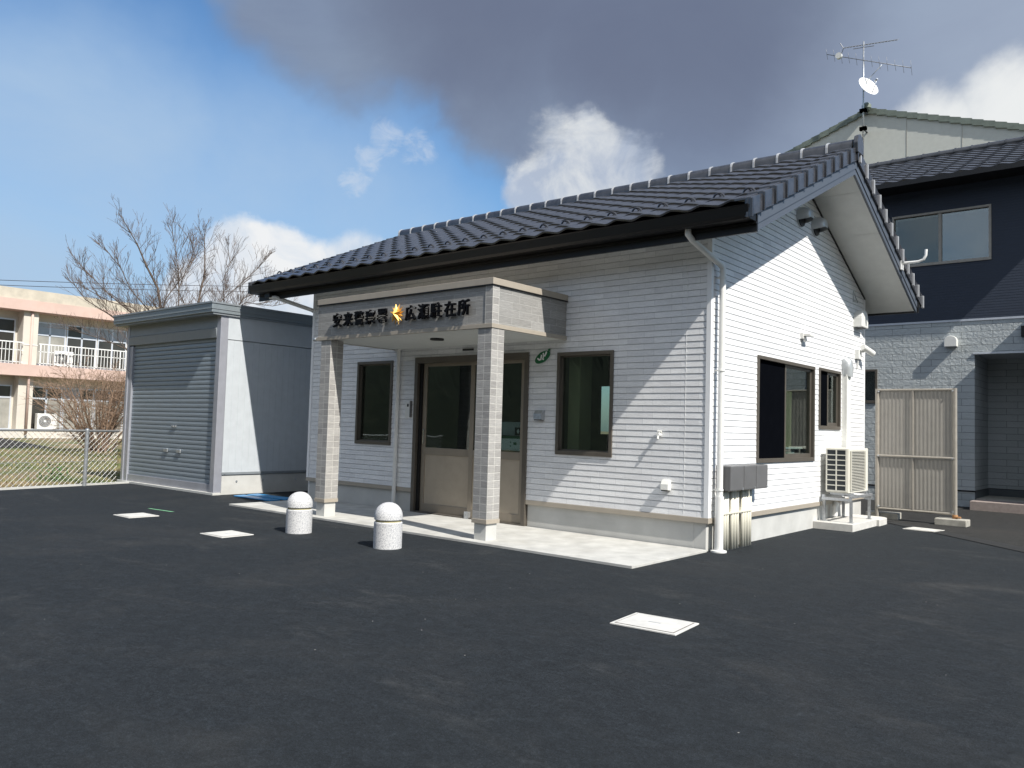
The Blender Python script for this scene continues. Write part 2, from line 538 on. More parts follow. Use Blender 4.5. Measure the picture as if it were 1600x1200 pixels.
M['tanframe'] = mat('weathered_tan_pipe', (0.33, 0.305, 0.265), 0.45, 0.15, var=0.12, scale=12, bmp=0.05)
M['rust'] = mat('rusty_iron', (0.30, 0.16, 0.07), 0.8, 0.2, var=0.3, scale=20)
M['oldblock'] = mat('weathered_concrete_block', (0.40, 0.385, 0.34), 0.92, var=0.22, scale=9, bmp=0.6, bscale=50, dirt=0.6, dirt_col=(0.14, 0.14, 0.12))
M['salmon'] = mat('salmon_painted_concrete', (0.55, 0.405, 0.35), 0.85, var=0.10, scale=0.6, bmp=0.2, bscale=5, dirt=0.3, dirt_col=(0.42, 0.27, 0.2))
M['parapet'] = mat('weathered_cream_parapet', (0.50, 0.45, 0.37), 0.9, var=0.18, scale=0.9, bmp=0.2, bscale=6, dirt=0.6, dirt_col=(0.30, 0.28, 0.24))
M['schoolwall'] = mat('cream_school_wall', (0.57, 0.53, 0.465), 0.9, var=0.07, scale=0.7, bmp=0.1)
M['alu'] = mat('pale_aluminium_frame', (0.58, 0.61, 0.66), 0.4, 0.3, var=0.05, bmp=0.0)
M['rail_white'] = mat('white_railing', (0.78, 0.78, 0.76), 0.45, var=0.04, bmp=0.0)
M['darkglass'] = mat('dark_school_pane', (0.035, 0.033, 0.03), 0.12, var=0.3, scale=0.8, bmp=0.0)
M['paleglass'] = mat('pale_school_pane', (0.30, 0.29, 0.26), 0.2, var=0.25, scale=1.2, bmp=0.0)
M['paneblue'] = mat('blue_grey_school_panel', (0.33, 0.38, 0.43), 0.5, var=0.08, bmp=0.0)
M['bark'] = mat('grey_brown_bark', (0.120, 0.092, 0.075), 0.9, var=0.3, scale=8, bmp=0.6, bscale=30)
M['twig'] = mat('reddish_brown_twig', (0.150, 0.112, 0.095), 0.85, var=0.3, scale=3, bmp=0.0)
M['bush_twig'] = mat('tan_brown_twig', (0.27, 0.185, 0.130), 0.85, var=0.3, scale=3, bmp=0.0)
M['wire'] = mat('black_cable', (0.02, 0.02, 0.03), 0.5, bmp=0.0)
M['leaf'] = mat('green_weed_leaf', (0.055, 0.12, 0.025), 0.6, var=0.4, scale=9, bmp=0.0)
M['bluesheet'] = mat('blue_plastic_sheet', (0.03, 0.22, 0.48), 0.35, var=0.15, bmp=0.1)
M['greenchalk'] = mat('green_paint_mark', (0.18, 0.44, 0.24), 0.8, var=0.3, scale=30, bmp=0.0)
M['asphalt'] = asphalt_mat('fresh_dark_asphalt', (0.0135, 0.0170, 0.0205), 0.85)
M['oldasphalt'] = asphalt_mat('older_grey_asphalt', (0.026, 0.026, 0.0255), 0.5)
M['darkjoint'] = mat('dark_joint_asphalt', (0.012, 0.013, 0.014), 0.9, bmp=0.3)
M['white_conc'] = mat('pale_cast_cover', (0.56, 0.55, 0.52), 0.85, var=0.10, scale=9, bmp=0.3, bscale=120, dirt=0.3, dirt_col=(0.45, 0.43, 0.4))
M['ivory_case'] = mat('cream_casing', (0.70, 0.68, 0.60), 0.4, var=0.04, bmp=0.02)
M['darkcoil'] = mat('dark_coil', (0.02, 0.025, 0.03), 0.5, bmp=0.0)
M['lampglass'] = mat('frosted_diffuser', (0.7, 0.7, 0.68), 0.3, bmp=0.0)


def granite_mat():
    m, nt, b = nodes_of('white_granite')
    o = coords(nt)
    a = noise(nt, o, 70, 4, 0.8)
    c = ramp(nt, a, [(0.36, (0.20, 0.21, 0.24)), (0.47, (0.50, 0.50, 0.51)), (0.6, (0.64, 0.64, 0.63))])
    nt.links.new(c, b.inputs['Base Color'])
    b.inputs['Roughness'].default_value = 0.7
    bump(nt, b, a, 0.4, 0.004)
    return m


def ground_mat():
    m, nt, b = nodes_of('grass_and_soil')
    o = coords(nt)
    a = noise(nt, o, 0.35, 8, 0.65, 0.8)
    d = noise(nt, o, 9, 6, 0.75)
    g = ramp(nt, d, [(0.3, (0.060, 0.075, 0.022)), (0.7, (0.15, 0.165, 0.06))])
    s = ramp(nt, d, [(0.3, (0.15, 0.105, 0.060)), (0.7, (0.29, 0.215, 0.13))])
    f = ramp(nt, a, [(0.44, 0.0), (0.56, 1.0)])
    nt.links.new(mixc(nt, f, g, s), b.inputs['Base Color'])
    b.inputs['Roughness'].default_value = 0.95
    bump(nt, b, d, 0.8, 0.05)
    return m


def hill_mat():
    m, nt, b = nodes_of('wooded_hillside')
    o = coords(nt)
    d = noise(nt, coords(nt, (1, 1, 0.5)), 0.9, 10, 0.8, 0.5)
    g = ramp(nt, d, [(0.3, (0.004, 0.007, 0.004)), (0.55, (0.014, 0.020, 0.010)), (0.78, (0.055, 0.052, 0.035))])
    nt.links.new(g, b.inputs['Base Color'])
    b.inputs['Roughness'].default_value = 0.95
    return m


def grass_mat():
    m, nt, b = nodes_of('grass_blades')
    d = noise(nt, coords(nt), 0.8, 5, 0.6)
    g = ramp(nt, d, [(0.38, (0.06, 0.10, 0.02)), (0.5, (0.16, 0.165, 0.055)), (0.62, (0.33, 0.26, 0.14))])
    nt.links.new(g, b.inputs['Base Color'])
    b.inputs['Roughness'].default_value = 0.8
    return m


M['granite'] = granite_mat()
M['soil'] = ground_mat()
M['hill'] = hill_mat()
M['grass'] = grass_mat()


# ------------------------------------------------------------------ mesh helpers
def loc_of(o):
    p = Vector((0, 0, 0))
    while o is not None:
        p = p + o.location
        o = o.parent
    return p


def front(u, d, z):          # wall facing -Y at y = 0, d is outward
    return (u, -d, z)


def side(u, d, z):           # wall facing +X at x = 0
    return (d, u, z)


class MB:
    def __init__(self, f=None):
        self.v, self.f, self.map = [], [], f
        self.smooth = set()

    def vert(self, p):
        self.v.append(tuple(self.map(*p)) if self.map else tuple(p))
        return len(self.v) - 1

    def quad(self, *pts, smooth=False):
        idx = [self.vert(p) for p in pts]
        self.f.append(idx)
        if smooth:
            self.smooth.add(len(self.f) - 1)
        return self

    def box(self, x0, y0, z0, x1, y1, z1):
        p = [(x0, y0, z0), (x1, y0, z0), (x1, y1, z0), (x0, y1, z0), (x0, y0, z1), (x1, y0, z1), (x1, y1, z1), (x0, y1, z1)]
        i = [self.vert(q) for q in p]
        for a in ((0, 3, 2, 1), (4, 5, 6, 7), (0, 1, 5, 4), (1, 2, 6, 5), (2, 3, 7, 6), (3, 0, 4, 7)):
            self.f.append([i[k] for k in a])
        return self

    def prism(self, poly, a, b):       # poly: list of 3D points (face A), b = offset vector added for face B
        n = len(poly)
        i0 = [self.vert(p) for p in poly]
        i1 = [self.vert(tuple(p[k] + b[k] for k in range(3))) for p in poly]
        self.f.append(i0[::-1])
        self.f.append(i1)
        for k in range(n):
            self.f.append([i0[k], i0[(k + 1) % n], i1[(k + 1) % n], i1[k]])
        return self

    def tube(self, pts, r, seg=10, cap=True):
        pts = [Vector(self.map(*p)) if self.map else Vector(p) for p in pts]
        rs = r if isinstance(r, (list, tuple)) else [r] * len(pts)
        rings = []
        prev = None
        for k, p in enumerate(pts):
            if k == 0:
                t = pts[1] - pts[0]
            elif k == len(pts) - 1:
                t = pts[-1] - pts[-2]
            else:
                t = (pts[k + 1] - p).normalized() + (p - pts[k - 1]).normalized()
            t = t.normalized() if t.length > 1e-9 else Vector((0, 0, 1))
            if prev is None:
                a = Vector((0, 0, 1)) if abs(t.z) < 0.9 else Vector((1, 0, 0))
                u = t.cross(a).normalized()
            else:
                u = prev - t * prev.dot(t)
                u = u.normalized() if u.length > 1e-6 else t.orthogonal().normalized()
            prev = u
            w = t.cross(u)
            ring = []
            for s in range(seg):
                an = 2 * pi * s / seg
                q = p + (u * cos(an) + w * sin(an)) * rs[k]
                self.v.append(tuple(q))
                ring.append(len(self.v) - 1)
            rings.append(ring)
        for k in range(len(rings) - 1):
            for s in range(seg):
                self.f.append([rings[k][s], rings[k][(s + 1) % seg], rings[k + 1][(s + 1) % seg], rings[k + 1][s]])
                self.smooth.add(len(self.f) - 1)
        if cap:
            self.f.append(rings[0][::-1])
            self.f.append(rings[-1])
        return self

    def lathe(self, c, prof, seg=32, axis='Z'):    # prof: [(r, h)] around an upright axis through c
        rings = []
        for r, h in prof:
            ring = []
            for s in range(seg):
                an = 2 * pi * s / seg
                if axis == 'Z':
                    q = (c[0] + r * cos(an), c[1] + r * sin(an), c[2] + h)
                elif axis == 'X':
                    q = (c[0] + h, c[1] + r * cos(an), c[2] + r * sin(an))
                else:
                    q = (c[0] + r * cos(an), c[1] + h, c[2] + r * sin(an))
                ring.append(self.vert(q))
            rings.append(ring)
        for k in range(len(rings) - 1):
            for s in range(seg):
                self.f.append([rings[k][s], rings[k][(s + 1) % seg], rings[k + 1][(s + 1) % seg], rings[k + 1][s]])
                self.smooth.add(len(self.f) - 1)
        self.f.append(rings[0][::-1])
        self.f.append(rings[-1])
        return self

    def build(self, name, material, parent=None, bevel=0.0, recalc=True, origin=None, mirror_uv=None):
        me = bpy.data.meshes.new(name)
        org = loc_of(parent) if parent is not None else (Vector(origin) if origin is not None else Vector((0, 0, 0)))
        me.from_pydata([tuple(Vector(p) - org) for p in self.v], [], self.f)
        for k in self.smooth:
            me.polygons[k].use_smooth = True
        if recalc:
            bm = bmesh.new()
            bm.from_mesh(me)
            bmesh.ops.recalc_face_normals(bm, faces=bm.faces)
            for e in bm.edges:
                if len(e.link_faces) == 2 and e.calc_face_angle(0.0) > 0.6:
                    e.smooth = False
            bm.to_mesh(me)
            bm.free()
        me.materials.append(material)
        o = bpy.data.objects.new(name, me)
        COL.objects.link(o)
        if parent is not None:
            o.parent = parent
        else:
            o.location = org
        if bevel > 0:
            bv = o.modifiers.new('bevel', 'BEVEL')
            bv.width = bevel
            bv.segments = 2
            bv.limit_method = 'ANGLE'
        return o


def tag(o, label=None, cat=None, group=None, kind=None):
    for k, v in (('label', label), ('category', cat), ('group', group), ('kind', kind)):
        if v:
            o[k] = v
    return o


def thing(name, loc, label, cat, group=None):
    o = bpy.data.objects.new(name, None)
    o.empty_display_size = 0.2
    o.location = loc
    COL.objects.link(o)
    return tag(o, label, cat, group)


def text_mesh(ch, size, extrude, offset=0.0):
    cu = bpy.data.curves.new('t', 'FONT')
    cu.body = ch
    cu.size = size
    cu.extrude = extrude
    cu.offset = offset
    cu.align_x = 'CENTER'
    cu.align_y = 'CENTER'
    ob = bpy.data.objects.new('t', cu)
    COL.objects.link(ob)
    bpy.context.view_layer.update()
    me = bpy.data.meshes.new_from_object(ob.evaluated_get(bpy.context.evaluated_depsgraph_get()))
    bpy.data.objects.remove(ob)
    return me


def sub_rects(u0, u1, holes):
    segs = [(u0, u1)]
    for a, b in holes:
        out = []
        for s, e in segs:
            if b <= s or a >= e:
                out.append((s, e))
            else:
                if a > s:
                    out.append((s, a))
                if b < e:
                    out.append((b, e))
        segs = out
    return [s for s in segs if s[1] - s[0] > 1e-5]


def lap_siding(f, z0, z1, lo, hi, holes, pitch=0.0836, out=0.011, groove=-0.003, gh=0.007):
    """horizontal boards: each leans out a little towards its lower edge, with a groove above; holes = (u0,u1,z0,z1)"""
    mb = MB(f)
    prof = []
    z = z0
    while z < z1 - 1e-4:
        zt = min(z + pitch, z1)
        prof += [(z, groove), (z + 0.0005, out), (max(z + 0.001, zt - gh), out * 0.55), (max(z + 0.0012, zt - gh + 0.001), groove)]
        z = zt
    prof.append((z1, groove))
    cuts = sorted({h[2] for h in holes} | {h[3] for h in holes})
    pts = []
    for (a, da), (b, db) in zip(prof[:-1], prof[1:]):
        pts.append((a, da))
        for cz in cuts:
            if a < cz < b:
                t = (cz - a) / (b - a)
                pts.append((cz, da + (db - da) * t))
    pts.append(prof[-1])
    for (a, da), (b, db) in zip(pts[:-1], pts[1:]):
        if a > z1 or b > z1 + 1e-6:
            continue
        zm = (a + b) / 2
        hs = [(h[0], h[1]) for h in holes if h[2] <= zm <= h[3]]
        la, ha, lb, hb = lo(a), hi(a), lo(b), hi(b)
        if ha - la < 1e-3:
            continue
        if not hs:
            mb.quad((la, da, a), (ha, da, a), (max(hb, lb), db, b), (lb, db, b))
        else:
            for s, e in sub_rects(la, ha, hs):
                mb.quad((s, da, a), (e, da, a), (e, db, b), (s, db, b))
    return mb


def holed_wall(f, u0, u1, z0, z1, d, holes):
    mb = MB(f)
    zs = sorted({z0, z1} | {h[2] for h in holes} | {h[3] for h in holes})
    for a, b in zip(zs[:-1], zs[1:]):
        zm = (a + b) / 2
        for s, e in sub_rects(u0, u1, [(h[0], h[1]) for h in holes if h[2] <= zm <= h[3]]):
            mb.quad((s, d, a), (e, d, a), (e, d, b), (s, d, b))
    return mb


def ring(mb, u0, u1, z0, z1, w, d0, d1, wb=None, wt=None):
    wb = w if wb is None else wb
    wt = w if wt is None else wt
    mb.box(u0, d0, z0, u1, d1, z0 + wb)
    mb.box(u0, d0, z1 - wt, u1, d1, z1)
    mb.box(u0, d0, z0 + wb, u0 + w, d1, z1 - wt)
    mb.box(u1 - w, d0, z0 + wb, u1, d1, z1 - wt)


def tiled_slope(x0, x1, yr, zr, ysgn, D, slope, course, tile, amp=0.044, lip=0.034):
    mb = MB()
    ncol = int(round((x1 - x0) / tile))
    tw = (x1 - x0) / ncol
    S = 10
    xs = [x0 + tw * (i / S) for i in range(ncol * S + 1)]

    def h(i):
        t = (i % S) / S
        t = (t + 0.5) % 1
        u = 1 - t / 0.62 if t < 0.62 else (t - 0.62) / 0.38
        return amp * (0.5 - 0.5 * cos(pi * u)) * 0.55 + amp * u * 0.45
    nc = int(math.ceil(D / course))
    for k in range(nc):
        dl = D - k * course            # distance (horizontal) of the lower edge from the ridge
        du = max(0.0, dl - course)
        zl = zr - slope * dl + lip
        zu = zr - slope * du
        yl, yu = yr - ysgn * dl, yr - ysgn * du
        jit = [random.uniform(-0.002, 0.002) for _ in range(ncol + 1)]
        a = [mb.vert((x, yl, zl + h(i) - lip * 0.95 - 0.004)) for i, x in enumerate(xs)]
        b = [mb.vert((x, yl - ysgn * 0.006, zl + h(i) - 0.012 + jit[i // S])) for i, x in enumerate(xs)]
        b2 = [mb.vert((x, yl + ysgn * 0.008, zl + h(i) + jit[i // S])) for i, x in enumerate(xs)]
        c_ = [mb.vert((x, yu, zu + h(i))) for i, x in enumerate(xs)]
        for i in range(len(xs) - 1):
            mb.f.append([a[i], a[i + 1], b[i + 1], b[i]])
            mb.f.append([b[i], b[i + 1], b2[i + 1], b2[i]])
            mb.f.append([b2[i], b2[i + 1], c_[i + 1], c_[i]])
            mb.smooth.add(len(mb.f) - 1)
    return mb, xs, tw


# ================================================================== SETTING
g = MB()
g.quad((-600, -600, -0.02), (600, -600, -0.02), (600, 600, -0.02), (-600, 600, -0.02))
tag(g.build('ground', M['soil'], recalc=False), kind='structure')

lot = MB()
poly = [(-12.35, -6.6), (-12.96, -3.8), (-13.48, -1.32), (-14.3, 2.5), (-14.9, 12), (26, 12.2), (26, -34), (-6.3, -34)]
NX = 1
lot.f.append([lot.vert((x, y, 0)) for x, y in poly])
tag(lot.build('asphalt_ground', M['asphalt'], recalc=False), kind='structure')
kb = MB()
for (xa, ya), (xb, yb) in zip(poly[7:] + poly[:4], poly[:5]):
    dx, dy = xb - xa, yb - ya
    L = math.hypot(dx, dy)
    nx_, ny_ = -dy / L * 0.12, dx / L * 0.12
    kb.prism([(xa, ya, -0.3), (xb, yb, -0.3), (xb + nx_, yb + ny_, -0.3), (xa + nx_, ya + ny_, -0.3)], 0, (0, 0, 0.335))
tag(kb.build('kerb', M['concrete']), kind='structure')

old = MB()
old.f.append([old.vert(p) for p in [(0.05, 6.45, 0.004), (0.62, 5.98, 0.004), (3.1, 3.67, 0.004), (7.5, -0.3, 0.004), (20, -0.3, 0.004), (20, 12.1, 0.004), (-8, 12.1, 0.004), (-8, 6.45, 0.004)]])
tag(old.build('older_pavement', M['oldasphalt'], recalc=False), kind='structure')
jn = MB()
jn.quad((0.52, 5.86, 0.008), (7.30, -0.85, 0.008), (7.55, -0.25, 0.008), (0.70, 6.04, 0.008))
tag(jn.build('pavement_joint', M['darkjoint'], recalc=False), kind='structure')

rd = MB()
rd.quad((-49.2, -30, 0.0), (-33.9, -30, 0.0), (-33.9, 4.9, 0.0), (-49.2, 7.6, 0.0))
tag(rd.build('school_path', M['oldasphalt'], recalc=False), kind='structure')

# concrete apron in front of the wall
ap = MB()
ap.box(-8.14, -1.70, -0.05, 0.0, -0.002, 0.028)
ap.box(-8.14, -1.79, -0.05, 0.0, -1.706, 0.030)
ap.box(-5.43, -0.002, -0.05, -2.95, 0.16, 0.028)
tag(ap.build('concrete_apron', M['apron'], bevel=0.004), kind='structure')

# wooded hill all round behind the photographer (seen only in the glass)
hb = MB()
cx, cy = 4.6, -9.4
NA, NR = 420, 16
grid = []
for i in range(NA + 1):
    an = RAD(186 + (372 - 186) * i / NA)
    row = []
    for j in range(NR + 1):
        r = 42 + j * 5.0
        t = j / NR
        base = 27 * (1 - (1 - min(1, t * 1.15)) ** 2) * (0.92 + 0.05 * sin(an * 3.1) + 0.03 * sin(an * 7.7))
        fade = min(1, i / 30, (NA - i) / 30)
        nz = mnoise.noise(Vector((cos(an) * r * 0.25, sin(an) * r * 0.25, 3))) * 2.4 + mnoise.noise(Vector((cos(an) * r, sin(an) * r, 9))) * 0.9
        row.append(hb.vert((cx + cos(an) * r, cy + sin(an) * r, (base + nz * min(1, t * 3)) * fade - 0.03)))
    grid.append(row)
for i in range(NA):
    for j in range(NR):
        hb.f.append([grid[i][j], grid[i + 1][j], grid[i + 1][j + 1], grid[i][j + 1]])
tag(hb.build('hill', M['hill'], recalc=False), kind='structure')

# grass tufts on the strip behind the fence
gr = MB()
rg = random.Random(3)
for k in range(15000):
    x = -13.75 - 20 * rg.random() ** 1.5
    y = rg.uniform(-9, 7)
    if x > -14.0 - (y + 1.3) * 0.2 and y > -1.3:
        continue
    dens = mnoise.noise(Vector((x * 0.35, y * 0.35, 0)))
    if dens < -0.25 and rg.random() < 0.75:
        continue
    hgt = rg.uniform(0.03, 0.10) * (1 + 0.8 * max(0, dens)) * (1.6 if rg.random() < 0.06 else 1)
    an = rg.uniform(0, 2 * pi)
    w = rg.uniform(0.008, 0.018)
    lx, ly = rg.uniform(-0.05, 0.05), rg.uniform(-0.05, 0.05)
    gr.f.append([gr.vert((x - cos(an) * w, y - sin(an) * w, -0.02)), gr.vert((x + cos(an) * w, y + sin(an) * w, -0.02)), gr.vert((x + lx, y + ly, hgt))])
tag(gr.build('grass', M['grass'], recalc=False), kind='stuff')

# ================================================================== POLICE BOX
PB = thing('police_box_building', (0, 0, 0), 'single-storey white sided police box with black tiled roof and lettered grey porch', 'building')
BL, BD = -8.39, 6.40
ZS, ZC = 0.4223, 3.88
YR, SL = 3.2, 0.449
XG0, XG1 = -9.50, 0.79
holesF = [(-5.436, -2.945, 0.0, 2.64), (-2.410, -1.437, 1.124, 2.612), (-6.977, -6.011, 1.124, 2.612)]
holesS = [(1.456, 3.733, 1.095, 2.622), (3.947, 5.013, 1.613, 2.632)]

wf = lap_siding(front, ZS, 4.13, lambda z: BL, lambda z: 0.0, holesF)
ws = lap_siding(side, ZS, 5.50, lambda z: max(0.0, YR - (5.56 - z) / SL) if z > ZC else 0.0,
                lambda z: min(BD, YR + (5.56 - z) / SL) if z > ZC else BD, holesS)
wf.build('front_wall', M['siding'], PB, recalc=False)
ws.build('side_wall', M['siding'], PB, recalc=False)
wl = MB()
wl.f.append([wl.vert(p) for p in [(BL, 0, ZS), (BL, BD, ZS), (BL, BD, 4.0), (BL, YR, 5.5), (BL, 0, 4.0)]])
rw = holed_wall(lambda u, d, z: (u, BD, z), BL, 0.0, ZS, 4.0, 0.0, [(-5.90, -5.56, 1.40, 2.52)])
n0 = len(wl.v)
wl.v += rw.v
wl.f += [[i + n0 for i in f_] for f_ in rw.f]
wl.build('rear_wall', M['siding'], PB, recalc=False)
fd = MB()
fd.box(BL + .03, 0.03, -0.1, -5.44, 0.2, 0.36)
fd.box(-2.94, 0.03, -0.1, -0.20, 0.2, 0.36)
fd.box(-0.20, 0.03, -0.1, -0.03, BD - .03, 0.36)
fd.box(BL + .03, 0.2, -0.1, BL + .2, BD - .03, 0.36)
fd.box(BL + .2, BD - .2, -0.1, -0.2, BD - .03, 0.36)
fd.build('foundation', M['concrete'], PB, bevel=0.006)
fl = MB()
fl.box(BL - .02, -0.022, 0.355, -5.44, 0.03, 0.4215)
fl.build('base_flashing', M['beige'], PB, bevel=0.003)
fl = MB()
fl.box(-2.94, -0.022, 0.355, 0.022, 0.03, 0.4215)
fl.box(-0.03, 0.03, 0.355, 0.022, BD + .02, 0.4215)
fl.build('base_flashing', M['beige'], PB, bevel=0.003)
ct = MB()
ct.box(-0.045, -0.018, ZS + .002, 0.018, 0.0, 4.10)
ct.box(0.0, 0.0, ZS + .002, 0.018, 0.045, 4.10)
ct.build('corner_trim', M['corner'], PB)
ct = MB()
ct.box(BL - .018, -0.018, ZS + .002, BL + .045, 0.0, 4.10)
ct.build('corner_trim', M['corner'], PB)
ct = MB()
ct.box(0.0, BD - 0.045, ZS + .002, 0.018, BD + .018, 4.10)
ct.build('corner_trim', M['corner'], PB)
jt = MB(front)
jt.box(-0.332, 0.0, ZS, -0.3285, 0.0115, 4.1)
jt.build('wall_joint', M['white'], PB)

# interior shell
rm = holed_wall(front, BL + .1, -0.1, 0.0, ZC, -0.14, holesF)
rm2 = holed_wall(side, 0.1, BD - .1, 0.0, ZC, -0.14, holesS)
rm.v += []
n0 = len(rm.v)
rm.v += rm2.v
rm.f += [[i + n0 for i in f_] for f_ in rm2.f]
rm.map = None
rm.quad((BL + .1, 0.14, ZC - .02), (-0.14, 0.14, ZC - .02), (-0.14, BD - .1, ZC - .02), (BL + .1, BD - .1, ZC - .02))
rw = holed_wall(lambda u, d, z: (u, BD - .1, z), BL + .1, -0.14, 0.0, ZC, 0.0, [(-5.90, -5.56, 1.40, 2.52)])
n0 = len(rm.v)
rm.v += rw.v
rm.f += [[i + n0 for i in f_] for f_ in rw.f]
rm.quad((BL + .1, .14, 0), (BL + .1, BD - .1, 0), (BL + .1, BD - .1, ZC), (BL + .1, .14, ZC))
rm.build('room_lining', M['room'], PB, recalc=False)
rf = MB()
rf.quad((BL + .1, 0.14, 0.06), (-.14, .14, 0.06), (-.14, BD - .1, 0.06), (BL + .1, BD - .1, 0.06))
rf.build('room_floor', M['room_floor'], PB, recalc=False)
ds = MB()
ds.box(-5.0, 1.5, 0.95, -3.2, 2.1, 1.0)
ds.box(-5.0, 1.52, 0.06, -3.2, 1.56, 0.95)
ds.box(-4.5, 1.6, 1.0, -4.1, 1.9, 1.25)
ds.box(-3.8, 1.6, 1.0, -3.45, 1.95, 1.12)
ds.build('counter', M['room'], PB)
st = MB()
st.box(-2.35, 0.2, 0.06, -2.15, 0.5, 2.75)
st.build('inner_post', M['curtain'], PB)
def window(f, u0, u1, z0, z1, name='window', w=0.05, sill=0.06, slider=False, screen=False, depth=-0.12):
    mb = MB(f)
    ring(mb, u0, u1, z0, z1, w, depth, 0.03, wb=sill)
    fr = mb.build(name, M['bronze'], PB, bevel=0.003)
    if not slider:
        gl = MB(f)
        gl.box(u0 + w, -0.055, z0 + sill, u1 - w, -0.047, z1 - w)
        gl.build('pane', M['glass'], fr)
        bd = MB(f)
        ring(bd, u0 + w, u1 - w, z0 + sill, z1 - w, 0.02, -0.075, -0.02)
        bd.build('glazing_bead', M['bronze'], fr)
    else:
        um = (u0 + u1) / 2
        for a, b, d in ((u0 + w, um + 0.03, -0.085), (um - 0.03, u1 - w, -0.035)):
            sm = MB(f)
            ring(sm, a, b, z0 + sill, z1 - w, 0.045, d - 0.018, d + 0.018, wb=0.06)
            sm.build('sash', M['bronze'], fr, bevel=0.002)
            gl = MB(f)
            gl.box(a + .045, d - 0.003, z0 + sill + .06, b - .045, d + 0.003, z1 - w - .045)
            gl.build('pane', M['glass'], fr)
        if screen:
            sc = MB(f)
            sc.box(u0 + w, -0.030, z0 + sill, um, -0.024, z1 - w)
            tag(sc.build('insect_screen', M['screen'], fr), label='black insect screen over the left sash')
    return fr


window(front, *holesF[1])
window(front, *holesF[2])
w3 = window(side, *holesS[0], slider=True, screen=True)
w4 = window(side, *holesS[1], slider=True, screen=True, w=0.045)
# curtains behind the side windows
cu = MB()
n = 44
for (ya, yb, x) in ((2.95, 3.30, -0.22),):
    for i in range(n):
        ta, tb = i / n, (i + 1) / n
        a, b = ya + (yb - ya) * ta, ya + (yb - ya) * tb
        cu.quad((x + .03 * sin(ta * 40), a, 1.15), (x + .03 * sin(tb * 40), b, 1.15), (x + .03 * sin(tb * 40), b, 2.2), (x + .03 * sin(ta * 40), a, 2.2), smooth=True)
cu.build('curtain', M['curtain'], w3, recalc=False)
cu = MB()
for i in range(n):
    ta, tb = i / n, (i + 1) / n
    a, b = 4.5 + .5 * ta, 4.5 + .5 * tb
    cu.quad((-.2 + .02 * sin(ta * 40), a, 1.65), (-.2 + .02 * sin(tb * 40), b, 1.65), (-.2 + .02 * sin(tb * 40), b, 2.3), (-.2 + .02 * sin(ta * 40), a, 2.3), smooth=True)
cu.build('curtain', M['curtain_gr'], w4, recalc=False)
sb = MB(side)
sb.box(2.68, -0.2, 1.28, 3.68, -0.15, 1.31)
sb.box(2.75, -0.3, 1.20, 3.45, -0.2, 1.26)
sb.build('inner_shelf', M['offwhite'], w3)

# ---- entrance door
dz0, dz1, du0, du1 = 0.03, 2.64, -5.436, -2.945
mb = MB(front)
ring(mb, du0, du1, dz0, dz1, 0.075, -0.14, 0.035, wb=0.02, wt=0.10)
DR = mb.build('entrance_door', M['bronze'], PB, bevel=0.003)
um = -4.115
for (a, b, d, nm) in ((-5.30, -4.07, -0.075, 'left'), (-4.16, -3.02, -0.03, 'right')):
    sm = MB(front)
    a1, b1 = a + 0.095, b - 0.085
    ring(sm, a, b, 0.05, dz1 - .1, 0.085, d - 0.02, d + 0.02, wb=0.13, wt=0.055)
    sm.box(a + .085, d - 0.02, 1.0, b - .085, d + 0.02, 1.12)
    sh = sm.build('door_sash', M['bronze_lt'], DR, bevel=0.003)
    pn = MB(front)
    pn.box(a + .085, d - 0.01, 0.18, b - .085, d + 0.006, 1.0)
    pn.build('lower_panel', M['panel'], DR)
    gl = MB(front)
    gl.box(a + .085, d - 0.004, 1.12, b - .085, d + 0.004, dz1 - .155)
    gl.build('pane', M['glass'], DR)
hd = MB(front)
hd.box(-4.145, -0.055, 1.33, -4.118, -0.02, 1.62)
hd.build('handle', M['black'], DR, bevel=0.004)
hd = MB(front)
hd.box(-5.26, -0.055, 1.18, -5.235, -0.03, 1.42)
hd.build('handle', M['chrome'], DR, bevel=0.004)
fr = MB(front)
fr.box(-5.36, -0.115, 0.05, -5.30, -0.02, dz1 - .1)
fr.build('door_track', M['black'], DR)
bs = MB(front)
bs.box(-4.17, -0.008, 0.03, -4.08, 0.045, 0.14)
bs.build('floor_guide', M['silver'], DR)
# notices inside the right-hand glass
nt_ = MB(front)
nt_.box(-3.62, -0.052, 1.14, -3.105, -0.046, 1.36)
o = nt_.build('notice', M['white'], DR)
tag(o, label='white notice with a green heading inside the door glass')
nt_ = MB(front)
nt_.box(-3.62, -0.0455, 1.325, -3.13, -0.044, 1.362)
nt_.box(-3.62, -0.0455, 1.14, -3.50, -0.044, 1.165)
nt_.box(-3.26, -0.0455, 1.23, -3.20, -0.044, 1.27)
nt_.box(-3.33, -0.0455, 1.20, -3.31, -0.044, 1.22)
nt_.box(-3.33, -0.0455, 1.26, -3.31, -0.044, 1.28)
nt_.build('notice_print', M['green'], o)
nt_ = MB(front)
nt_.box(-3.24, -0.052, 1.38, -3.11, -0.046, 1.50)
o = nt_.build('notice', M['black'], DR)
tag(o, label='small black notice with a pale diamond mark')
nt_ = MB(front)
nt_.f.append([nt_.vert(p) for p in [(-3.205, -0.0455, 1.44), (-3.175, -0.0455, 1.40), (-3.145, -0.0455, 1.44), (-3.175, -0.0455, 1.48)]])
nt_.build('diamond_mark', M['offwhite'], o)
nt_ = MB(front)
nt_.box(-3.64, -0.17, 1.37, -3.09, -0.10, 1.58)
nt_.build('poster', M['curtain_gr'], DR)
nt_ = MB(front)
nt_.box(-4.0, -0.06, 1.14, -3.86, -0.05, 1.62)
nt_.build('poster', M['curtain_gr'], DR)

